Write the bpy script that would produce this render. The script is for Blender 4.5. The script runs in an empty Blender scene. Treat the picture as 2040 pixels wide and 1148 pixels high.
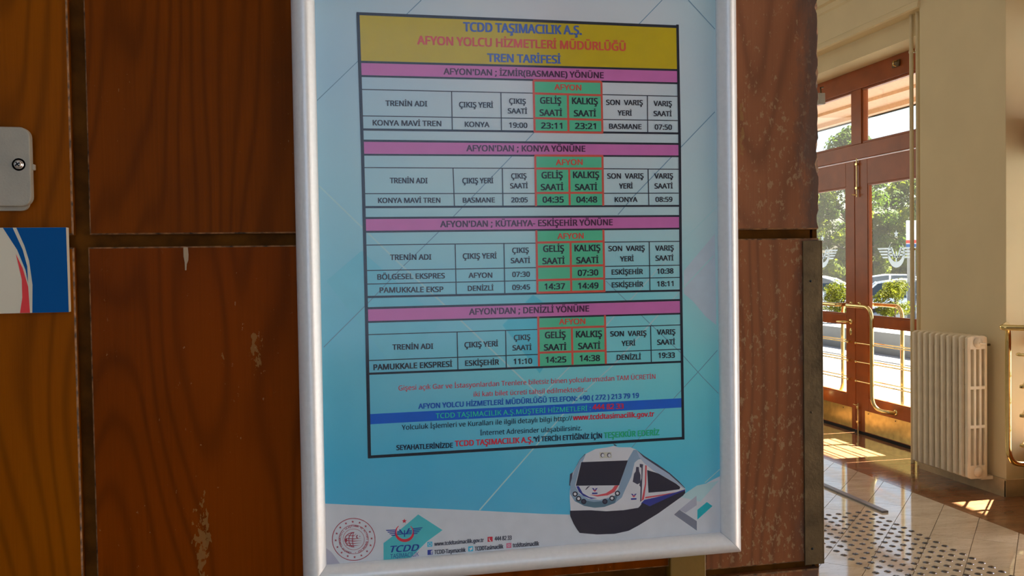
import bpy, bmesh, math, random
from mathutils import Vector, Matrix
R = math.radians
random.seed(7)
scn = bpy.context.scene
COL = scn.collection

# ---------------------------------------------------------------- camera
cam = bpy.data.cameras.new('camera'); camo = bpy.data.objects.new('camera', cam); COL.objects.link(camo)
cam.sensor_width = 36.0; cam.lens = 36.0 * 1786.0 / 2040.0; cam.clip_start = 0.05; cam.clip_end = 500
rx, up, fw = (0.978588, -0.205245, -0.015528), (0.02053, 0.022264, 0.999541), (0.204805, 0.978457, -0.026001)
camo.matrix_world = Matrix(((rx[0], up[0], -fw[0], 0), (rx[1], up[1], -fw[1], 0), (rx[2], up[2], -fw[2], 1.55), (0, 0, 0, 1)))
scn.camera = camo
# ---------------------------------------------------------------- sky, sun, added fill lights, exposure
w = bpy.data.worlds.new('World'); scn.world = w; w.use_nodes = True
wn = w.node_tree; wn.nodes.clear()
sky = wn.nodes.new('ShaderNodeTexSky'); sky.sky_type = 'NISHITA'; sky.sun_disc = False
sky.sun_elevation = R(45); sky.sun_rotation = R(90); sky.dust_density = 2.5; sky.air_density = 1.0
bgn = wn.nodes.new('ShaderNodeBackground'); bgn.inputs['Strength'].default_value = 0.34
wo = wn.nodes.new('ShaderNodeOutputWorld')
wn.links.new(sky.outputs[0], bgn.inputs[0]); wn.links.new(bgn.outputs[0], wo.inputs[0])

sun = bpy.data.lights.new('sun', 'SUN'); sun.energy = 75.0; sun.angle = R(0.55); sun.color = (1.0, 0.965, 0.90)
suno = bpy.data.objects.new('sun', sun); COL.objects.link(suno)
suno.rotation_euler = Vector((-1, 0, -1)).to_track_quat('-Z', 'Y').to_euler()

def area(name, loc, direction, sx, sy, power, col):
    l = bpy.data.lights.new(name, 'AREA'); l.shape = 'RECTANGLE'; l.size = sx; l.size_y = sy; l.energy = power; l.color = col
    o = bpy.data.objects.new(name, l); COL.objects.link(o); o.location = loc
    o.rotation_euler = Vector(direction).to_track_quat('-Z', 'Y').to_euler(); return o
# added fill lights around and above the hall
area('rear_fill_light', (-0.6, -4.85, 2.2), (0, 1, -0.03), 4.5, 2.6, 51, (0.50, 0.71, 1.0))
area('far_fill_light', (1.5, 11.7, 2.4), (0.25, -1, -0.1), 4.0, 2.4, 56, (1.0, 0.94, 0.82))
area('side_fill_light', (-4.7, 3.6, 2.4), (1, 0.1, -0.05), 3.5, 2.0, 45, (1.0, 0.94, 0.84))
area('overhead_fill_light', (1.6, 5.5, 4.2), (0, 0, -1), 2.0, 4.0, 15, (1.0, 0.93, 0.80))

scn.view_settings.view_transform = 'Standard'
try: scn.view_settings.look = 'None'
except Exception: pass
scn.view_settings.gamma = 1.0; scn.view_settings.use_curve_mapping = False
scn.view_settings.exposure = 0.0
scn.cycles.max_bounces = 8; scn.cycles.transparent_max_bounces = 24

# ---------------------------------------------------------------- helpers
def lin(r, g, b):
    f = lambda c: (c / 255 / 12.92) if c / 255 <= 0.04045 else ((c / 255 + 0.055) / 1.055) ** 2.4
    return (f(r), f(g), f(b), 1)
def newmat(name):
    m = bpy.data.materials.new(name); m.use_nodes = True; nt = m.node_tree; nt.nodes.clear()
    out = nt.nodes.new('ShaderNodeOutputMaterial'); bs = nt.nodes.new('ShaderNodeBsdfPrincipled')
    nt.links.new(bs.outputs[0], out.inputs[0]); return m, nt, bs
def node(nt, t, **k):
    n = nt.nodes.new(t)
    for a, v in k.items():
        if a.startswith('i_'): n.inputs[a[2:].replace('_', ' ')].default_value = v
        else: setattr(n, a, v)
    return n
def mapped(nt, scale, src='Object'):
    tc = nt.nodes.new('ShaderNodeTexCoord'); mp = nt.nodes.new('ShaderNodeMapping'); mp.inputs['Scale'].default_value = scale
    nt.links.new(tc.outputs[src], mp.inputs[0]); return mp.outputs[0]
def mth(nt, op, a, b=None, clamp=False):
    n = nt.nodes.new('ShaderNodeMath'); n.operation = op; n.use_clamp = clamp
    for i, v in enumerate((a, b)):
        if v is None: continue
        if isinstance(v, (int, float)): n.inputs[i].default_value = v
        else: nt.links.new(v, n.inputs[i])
    return n.outputs[0]
def mixc(nt, fac, a, b, typ='MIX'):
    n = nt.nodes.new('ShaderNodeMix'); n.data_type = 'RGBA'; n.blend_type = typ
    for i, v in ((0, fac), (6, a), (7, b)):
        if isinstance(v, (int, float)): n.inputs[i].default_value = v
        elif isinstance(v, tuple): n.inputs[i].default_value = v
        else: nt.links.new(v, n.inputs[i])
    return n.outputs[2]
def ramp(nt, fac, stops):
    n = nt.nodes.new('ShaderNodeValToRGB'); e = n.color_ramp.elements
    while len(e) < len(stops): e.new(0.5)
    for k, (p, c) in enumerate(stops): e[k].position = p; e[k].color = c
    nt.links.new(fac, n.inputs[0]); return n.outputs[0]
def noise(nt, vec, scale, detail=4, rough=0.5):
    n = nt.nodes.new('ShaderNodeTexNoise'); n.inputs['Scale'].default_value = scale; n.inputs['Detail'].default_value = detail
    n.inputs['Roughness'].default_value = rough; nt.links.new(vec, n.inputs['Vector']); return n.outputs['Fac']
def simple(name, col, rough=0.5, metal=0.0, var=0.06, scale=12, bump=0.0, spec=0.5, coat=0.0):
    m, nt, bs = newmat(name)
    v = mapped(nt, (1, 1, 1)); f = noise(nt, v, scale)
    c2 = tuple(max(0, c * (1 - var * 2.2)) for c in col[:3]) + (1,); c1 = tuple(min(1, c * (1 + var)) for c in col[:3]) + (1,)
    nt.links.new(ramp(nt, f, [(0.3, c2), (0.7, c1)]), bs.inputs['Base Color'])
    bs.inputs['Roughness'].default_value = rough; bs.inputs['Metallic'].default_value = metal
    bs.inputs['Specular IOR Level'].default_value = spec; bs.inputs['Coat Weight'].default_value = coat
    if bump:
        b = node(nt, 'ShaderNodeBump'); b.inputs['Strength'].default_value = bump; b.inputs['Distance'].default_value = 0.002
        nt.links.new(noise(nt, v, scale * 9, 3), b.inputs['Height']); nt.links.new(b.outputs[0], bs.inputs['Normal'])
    return m
def link(o, parent=None):
    COL.objects.link(o)
    if parent is not None: o.parent = parent
    return o
def empty(name, loc=(0, 0, 0), rz=0, label=None, cat=None, group=None, kind=None, parent=None):
    o = bpy.data.objects.new(name, None); link(o, parent); o.location = loc; o.rotation_euler = (0, 0, rz); o.empty_display_size = 0.1
    return tag(o, label, cat, group, kind)
def tag(o, label=None, cat=None, group=None, kind=None):
    if label: o['label'] = label
    if cat: o['category'] = cat
    if group: o['group'] = group
    if kind: o['kind'] = kind
    return o
class MB:
    def __init__(s): s.v = []; s.f = []; s.mi = []; s.sm = []
    def add(s, vs, fs, mi=0, smooth=False):
        n = len(s.v); s.v += [tuple(v) for v in vs]
        for f in fs: s.f.append(tuple(n + i for i in f)); s.mi.append(mi); s.sm.append(smooth)
        return s
    def box(s, x0, x1, y0, y1, z0, z1, mi=0, M=None):
        vs = [(x, y, z) for z in (z0, z1) for y in (y0, y1) for x in (x0, x1)]
        if M: vs = [M @ Vector(v) for v in vs]
        return s.add(vs, [(0, 2, 3, 1), (4, 5, 7, 6), (0, 1, 5, 4), (2, 6, 7, 3), (0, 4, 6, 2), (1, 3, 7, 5)], mi)
    def tube(s, pts, r, n=12, mi=0, cap=True, closed=False):
        P = [Vector(p) for p in pts]; rings = []; up0 = None
        for i, p in enumerate(P):
            a = P[i - 1] if (i > 0 or closed) else p; b = P[(i + 1) % len(P)] if (i < len(P) - 1 or closed) else p
            t = (b - a).normalized()
            if up0 is None: up0 = Vector((0, 0, 1)) if abs(t.z) < 0.9 else Vector((1, 0, 0))
            u = (up0 - t * up0.dot(t)).normalized(); up0 = u; v = t.cross(u)
            rr = r[i] if isinstance(r, (list, tuple)) else r
            rings.append([p + (u * math.cos(k * 2 * math.pi / n) + v * math.sin(k * 2 * math.pi / n)) * rr for k in range(n)])
        vs = [q for g in rings for q in g]; fs = []
        m = len(P) if closed else len(P) - 1
        for i in range(m):
            j = (i + 1) % len(P)
            for k in range(n): fs.append((i * n + k, i * n + (k + 1) % n, j * n + (k + 1) % n, j * n + k))
        s.add(vs, fs, mi, True)
        if cap and not closed:
            s.add(rings[0], [tuple(range(n - 1, -1, -1))], mi); s.add(rings[-1], [tuple(range(n))], mi)
        return s
    def lathe(s, prof, M=None, n=20, mi=0, smooth=True):
        vs = []; fs = []
        for (r_, z_) in prof:
            for k in range(n):
                a = k * 2 * math.pi / n; vs.append(Vector((r_ * math.cos(a), r_ * math.sin(a), z_)))
        if M: vs = [M @ v for v in vs]
        for i in range(len(prof) - 1):
            for k in range(n): fs.append((i * n + k, i * n + (k + 1) % n, (i + 1) * n + (k + 1) % n, (i + 1) * n + k))
        return s.add(vs, fs, mi, smooth)
    def prism(s, poly, f0, f1, mi=0):
        """poly: 2D points; f0/f1 map a 2D point to the near / far 3D position"""
        n = len(poly); a = [f0(*p) for p in poly]; b = [f1(*p) for p in poly]
        s.add(a + b, [tuple(range(n))] + [tuple(range(2 * n - 1, n - 1, -1))] + [(i, i + n, (i + 1) % n + n, (i + 1) % n) for i in range(n)], mi)
        return s
    def mesh(s, name, mats):
        me = bpy.data.meshes.new(name); me.from_pydata([tuple(v) for v in s.v], [], s.f)
        for m in (mats if isinstance(mats, (list, tuple)) else [mats]): me.materials.append(m)
        me.polygons.foreach_set('material_index', s.mi); me.polygons.foreach_set('use_smooth', s.sm)
        bm = bmesh.new(); bm.from_mesh(me); bmesh.ops.recalc_face_normals(bm, faces=bm.faces); bm.to_mesh(me); bm.free()
        me.update(); return me
    def build(s, name, mats, parent=None, kind=None, label=None, cat=None, group=None, bevel=0, loc=None, seg=2):
        o = bpy.data.objects.new(name, s.mesh(name, mats)); link(o, parent)
        if loc: o.location = loc
        if bevel:
            b = o.modifiers.new('bevel', 'BEVEL'); b.width = bevel; b.segments = seg; b.limit_method = 'ANGLE'; b.angle_limit = R(40)
        return tag(o, label, cat, group, kind)
def arc(c, a, b, n=6):
    """round corner at c between directions from c to a and c to b (points a, b are the tangent points)"""
    c, a, b = Vector(c), Vector(a), Vector(b)
    return [(1 - t) ** 2 * a + 2 * t * (1 - t) * c + t * t * b for t in [i / n for i in range(n + 1)]]
# ---------------------------------------------------------------- materials
def wood_mat(name, c_dark, c_mid, c_light, flecks=0.72, rough=0.32, seed=0.0, edge_wear=False, ring=34.0, patches=(), spec=0.5):
    m, nt, bs = newmat(name)
    tc = nt.nodes.new('ShaderNodeTexCoord'); mp = nt.nodes.new('ShaderNodeMapping')
    mp.inputs['Location'].default_value = (seed, seed * 1.7, seed * 0.6); nt.links.new(tc.outputs['Object'], mp.inputs[0])
    base = mp.outputs[0]
    def sc(x, y, z):
        q = nt.nodes.new('ShaderNodeMapping'); q.inputs['Scale'].default_value = (x, y, z); nt.links.new(base, q.inputs[0]); return q.outputs[0]
    big = noise(nt, sc(3.8, 3.8, 0.55), 1.0, 2.6, 0.5)
    rings = mth(nt, 'SINE', mth(nt, 'MULTIPLY', big, ring * 6.28))
    rings = mth(nt, 'POWER', mth(nt, 'ADD', mth(nt, 'MULTIPLY', rings, 0.5), 0.5), 3.0)
    fine = noise(nt, sc(420, 420, 9), 1.0, 3, 0.6)
    blot = noise(nt, sc(5, 5, 2.2), 1.0, 4, 0.6)
    fac = mth(nt, 'ADD', mth(nt, 'MULTIPLY', blot, 0.85), mth(nt, 'MULTIPLY', fine, 0.22))
    col = ramp(nt, fac, [(0.3, c_dark), (0.55, c_mid), (0.8, c_light)])
    col = mixc(nt, mth(nt, 'MULTIPLY', rings, 0.38), col, tuple(c * 0.40 for c in c_dark[:3]) + (1,))
    # small pale knocks and scratches in the varnish
    fl = noise(nt, sc(190, 190, 105), 1.0, 5, 0.7)
    zone = noise(nt, sc(9, 9, 6), 1.0, 3, 0.6)
    fl = mth(nt, 'GREATER_THAN', mth(nt, 'ADD', fl, mth(nt, 'MULTIPLY', zone, 0.30)), flecks + 0.15)
    col = mixc(nt, mth(nt, 'MULTIPLY', fl, 0.5), col, lin(170, 140, 100))
    sep = nt.nodes.new('ShaderNodeSeparateXYZ'); nt.links.new(tc.outputs['Object'], sep.inputs[0])
    for (px, pz, rx_, rz_, c, th) in patches:          # chipped varnish with a shape of its own
        dx = mth(nt, 'DIVIDE', mth(nt, 'SUBTRACT', sep.outputs[0], px), rx_); dz = mth(nt, 'DIVIDE', mth(nt, 'SUBTRACT', sep.outputs[2], pz), rz_)
        d = mth(nt, 'ADD', mth(nt, 'MULTIPLY', dx, dx), mth(nt, 'MULTIPLY', dz, dz))
        n_ = noise(nt, sc(150, 150, 70), 1.0, 4, 0.65)
        msk = mth(nt, 'GREATER_THAN', mth(nt, 'SUBTRACT', n_, mth(nt, 'MULTIPLY', d, 0.16)), th)
        col = mixc(nt, mth(nt, 'MULTIPLY', msk, 0.6), col, c)
    if edge_wear:
        x = sep.outputs[0]; n_ = noise(nt, sc(60, 60, 22), 1.0, 5, 0.7)
        g = mth(nt, 'MULTIPLY', mth(nt, 'SUBTRACT', x, 0.545), 16.0)
        msk = mth(nt, 'MULTIPLY', mth(nt, 'SUBTRACT', mth(nt, 'ADD', g, n_), 0.86), 3.0, True)
        col = mixc(nt, mth(nt, 'MULTIPLY', msk, 0.75), col, lin(84, 70, 62))
    nt.links.new(col, bs.inputs['Base Color'])
    bs.inputs['Specular IOR Level'].default_value = spec
    nt.links.new(ramp(nt, blot, [(0.3, (rough * 0.8,) * 3 + (1,)), (0.8, (rough * 1.3,) * 3 + (1,))]), bs.inputs['Roughness'])
    b = node(nt, 'ShaderNodeBump'); b.inputs['Strength'].default_value = 0.25; b.inputs['Distance'].default_value = 0.0006
    nt.links.new(mth(nt, 'SUBTRACT', fine, fl), b.inputs['Height']); nt.links.new(b.outputs[0], bs.inputs['Normal'])
    return m
OCH = lin(150, 112, 62)
M_W1 = wood_mat('varnished_wood_left', (0.20, 0.050, 0.0, 1), (0.27, 0.068, 0.0002, 1), (0.32, 0.088, 0.0006, 1), 0.76, seed=3.1, spec=0.03)
M_W2 = wood_mat('varnished_wood_middle', (0.125, 0.026, 0.0, 1), (0.19, 0.040, 0.0002, 1), (0.25, 0.058, 0.0006, 1), 0.70, seed=8.3, spec=0.03)
M_W3 = wood_mat('varnished_wood_lower', (0.14, 0.027, 0.0, 1), (0.20, 0.037, 0.0002, 1), (0.24, 0.047, 0.0006, 1), 0.69, seed=1.2, spec=0.03, patches=((-0.074, 1.462, 0.012, 0.026, OCH, 0.50), (-0.105, 1.455, 0.006, 0.02, OCH, 0.53), (-0.134, 1.262, 0.010, 0.062, OCH, 0.46)))
M_W4 = wood_mat('worn_wood_right', (0.23, 0.078, 0.028, 1), (0.31, 0.110, 0.04, 1), (0.37, 0.135, 0.055, 1), 0.60, rough=0.42, seed=5.5, edge_wear=True, spec=0.3, ring=22, patches=((0.497, 1.70, 0.004, 0.05, OCH, 0.50),))
M_W5 = wood_mat('worn_wood_right_lower', (0.20, 0.062, 0.02, 1), (0.27, 0.086, 0.024, 1), (0.31, 0.108, 0.033, 1), 0.59, rough=0.42, seed=12.5, edge_wear=True, spec=0.3)
M_W6 = wood_mat('scuffed_wood_bottom', lin(96, 52, 16), lin(128, 72, 24), lin(150, 92, 40), 0.62, seed=15.5)
M_GROOVE = simple('groove_wood', (0.13, 0.042, 0.003, 1), 0.6, var=0.2, scale=40, spec=0.05)
M_WORN = simple('worn_edge_wood', lin(150, 104, 62), 0.6, var=0.45, scale=120)
M_MAHO = simple('mahogany_joinery', (0.34, 0.085, 0.018, 1), 0.3, var=0.10, scale=5, bump=0.1, spec=0.25)
M_BATTEN = simple('varnished_batten', lin(142, 104, 30), 0.4, var=0.1, scale=14, bump=0.2)
M_RAIL = simple('silver_satin_aluminium', lin(246, 247, 247), 0.42, metal=0.35, var=0.015, scale=200)
M_BOX = simple('grey_enamel', lin(168, 160, 142), 0.45, var=0.03, scale=60, bump=0.15)
M_CHROME = simple('bright_steel', lin(215, 215, 215), 0.18, metal=1.0, var=0.03)
M_BRASS = simple('polished_brass', lin(236, 214, 148), 0.16, metal=1.0, var=0.05, scale=30)
M_KICK = simple('brass_sheet', lin(226, 202, 128), 0.26, metal=1.0, var=0.10, scale=18)
M_OLDBRASS = simple('tarnished_brass', lin(112, 94, 66), 0.5, metal=0.75, var=0.22, scale=26, bump=0.3)
M_PLASTER = simple('cream_plaster', lin(222, 204, 160), 0.75, var=0.02, scale=3)
M_PLASTER2 = simple('cream_gloss_paint', lin(226, 208, 164), 0.35, var=0.02, scale=3)
M_CEIL = simple('ceiling_paint', lin(226, 226, 224), 0.8, var=0.02, scale=2)
M_RAD = simple('radiator_paint', lin(238, 222, 190), 0.4, var=0.03, scale=16)
M_SKIRT = simple('stone_skirting', lin(200, 174, 132), 0.35, var=0.10, scale=9)
M_CAULK = simple('floor_joint', lin(120, 104, 88), 0.7, var=0.1)
M_JOINT2 = simple('pale_joint', lin(150, 122, 96), 0.6, var=0.1)
M_ALU = simple('grey_metal_strip', lin(128, 128, 132), 0.35, metal=0.8, var=0.05)
M_STUD = simple('dark_steel_stud', lin(92, 94, 104), 0.22, metal=0.9, var=0.05)
M_STUDRIM = simple('stud_rim', lin(150, 150, 155), 0.2, metal=1.0, var=0.05)
M_PIPE = simple('pipe_paint', lin(214, 196, 152), 0.4, var=0.02)
M_WHITEWALL = simple('white_wall_paint', lin(214, 216, 220), 0.8, var=0.02, scale=2)
def tile_mat(name, a, b, vein, rough):
    m, nt, bs = newmat(name)
    oi = nt.nodes.new('ShaderNodeObjectInfo'); v = mapped(nt, (1, 1, 1)); add = nt.nodes.new('ShaderNodeVectorMath'); add.operation = 'ADD'
    cmb = nt.nodes.new('ShaderNodeCombineXYZ'); nt.links.new(mth(nt, 'MULTIPLY', oi.outputs['Random'], 40), cmb.inputs[0]); nt.links.new(mth(nt, 'MULTIPLY', oi.outputs['Random'], 23), cmb.inputs[1])
    nt.links.new(v, add.inputs[0]); nt.links.new(cmb.outputs[0], add.inputs[1])
    mp = nt.nodes.new('ShaderNodeMapping'); mp.inputs['Rotation'].default_value = (0, 0, R(20)); mp.inputs['Scale'].default_value = (2.0, 9, 1); nt.links.new(add.outputs[0], mp.inputs[0])
    n1 = noise(nt, mp.outputs[0], 1.6, 6, 0.65)
    col = ramp(nt, n1, [(0.28, a), (0.62, b)])
    n2 = noise(nt, mp.outputs[0], 2.6, 5, 0.6)
    line = mth(nt, 'LESS_THAN', mth(nt, 'ABSOLUTE', mth(nt, 'SUBTRACT', n2, 0.5)), 0.006)
    col = mixc(nt, mth(nt, 'MULTIPLY', line, 0.35), col, vein)
    col = mixc(nt, mth(nt, 'MULTIPLY', oi.outputs['Random'], 0.35), col, a)
    nt.links.new(col, bs.inputs['Base Color']); bs.inputs['Roughness'].default_value = rough; bs.inputs['Specular IOR Level'].default_value = 0.6
    b = node(nt, 'ShaderNodeBump'); b.inputs['Strength'].default_value = 0.05; b.inputs['Distance'].default_value = 0.002
    nt.links.new(n1, b.inputs['Height']); nt.links.new(b.outputs[0], bs.inputs['Normal'])
    return m
M_MARBLE = tile_mat('cream_marble', lin(196, 178, 152), lin(226, 212, 190), lin(120, 92, 66), 0.07)
M_BROWN = tile_mat('brown_marble', lin(128, 88, 58), lin(156, 112, 78), lin(90, 60, 40), 0.10)
def glass_mat(name, tint=(1, 1, 1, 1), gloss_r=0.0, refl=0.04):
    m = bpy.data.materials.new(name); m.use_nodes = True; nt = m.node_tree; nt.nodes.clear()
    out = nt.nodes.new('ShaderNodeOutputMaterial'); t = nt.nodes.new('ShaderNodeBsdfTransparent'); t.inputs[0].default_value = tint
    g = nt.nodes.new('ShaderNodeBsdfGlossy'); g.inputs['Roughness'].default_value = gloss_r
    geo = nt.nodes.new('ShaderNodeNewGeometry'); dt = nt.nodes.new('ShaderNodeVectorMath'); dt.operation = 'DOT_PRODUCT'
    nt.links.new(geo.outputs['Normal'], dt.inputs[0]); nt.links.new(geo.outputs['Incoming'], dt.inputs[1])     # Schlick reflectance, the same from both faces
    sch = mth(nt, 'ADD', mth(nt, 'MULTIPLY', mth(nt, 'POWER', mth(nt, 'SUBTRACT', 1.0, mth(nt, 'ABSOLUTE', dt.outputs['Value'])), 5.0), 0.93), refl)
    mx = nt.nodes.new('ShaderNodeMixShader'); nt.links.new(sch, mx.inputs[0]); nt.links.new(t.outputs[0], mx.inputs[1]); nt.links.new(g.outputs[0], mx.inputs[2]); nt.links.new(mx.outputs[0], out.inputs[0])
    return m
M_GLASS = glass_mat('window_glass', (0.96, 0.98, 0.97, 1))
M_COVER = glass_mat('clear_cover_sheet', (0.99, 0.99, 0.99, 1), 0.12, 0.03)
def ink(name, col, rough=0.6):
    m, nt, bs = newmat(name)
    v = mapped(nt, (1, 1, 1)); c2 = tuple(c * 0.93 for c in col[:3]) + (1,)
    nt.links.new(ramp(nt, noise(nt, v, 60), [(0.3, c2), (0.7, col)]), bs.inputs['Base Color'])
    bs.inputs['Roughness'].default_value = rough; bs.inputs['Specular IOR Level'].default_value = 0.15
    return m
# observed colour of a print under the hall light -> ink colour
def obs(r, g, b):
    l = lin(r, g, b); return (min(0.9, l[0] / 0.345), min(0.9, l[1] / 0.345), min(0.93, l[2] / 0.37), 1)
INK = {k: ink('print_' + k, obs(*c)) for k, c in dict(
    ink=(24, 25, 34), dink=(8, 16, 40), navy=(46, 68, 128), red=(196, 56, 44), red2=(176, 28, 46), plum=(52, 14, 44), rust=(150, 44, 58), blue=(10, 62, 135), green=(30, 150, 120), green2=(20, 128, 92), grey=(48, 50, 62), navy2=(20, 44, 108),
    line=(18, 22, 34), redline=(190, 58, 48), greenfill=(58, 138, 110), yellow=(142, 124, 0), pink=(146, 78, 130), blueband=(8, 68, 150),
    dline=(78, 108, 128), wline=(124, 158, 182), facetp=(134, 146, 168), facett=(60, 140, 174), facetb=(84, 142, 170), white=(147, 150, 163), facetw=(128, 156, 172), facetd=(124, 124, 140),
    lg1=(124, 126, 140), lg2=(88, 92, 106), lg3=(8, 126, 138), twhite=(155, 160, 175), tdark=(46, 46, 62), tslate=(98, 116, 136), tslate2=(62, 84, 100), tblack=(28, 28, 42), tlblue=(34, 40, 104), tred=(186, 58, 66), tgold=(140, 138, 130), tgrey=(120, 130, 148),
    teal=(52, 132, 142), ered=(172, 32, 46), emar=(120, 44, 58), icblue=(40, 132, 172), icnavy=(34, 44, 112), icred=(148, 32, 48), icpink=(170, 84, 106), paper=(150, 152, 166)).items()}
M_SBLUE = simple('sign_blue', lin(0, 84, 150), 0.5, var=0.02, spec=0.1); M_SRED = simple('sign_red', lin(232, 34, 24), 0.4, var=0.02); M_SWHITE = simple('sign_white', lin(226, 216, 192), 0.5, var=0.02, spec=0.2)
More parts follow.
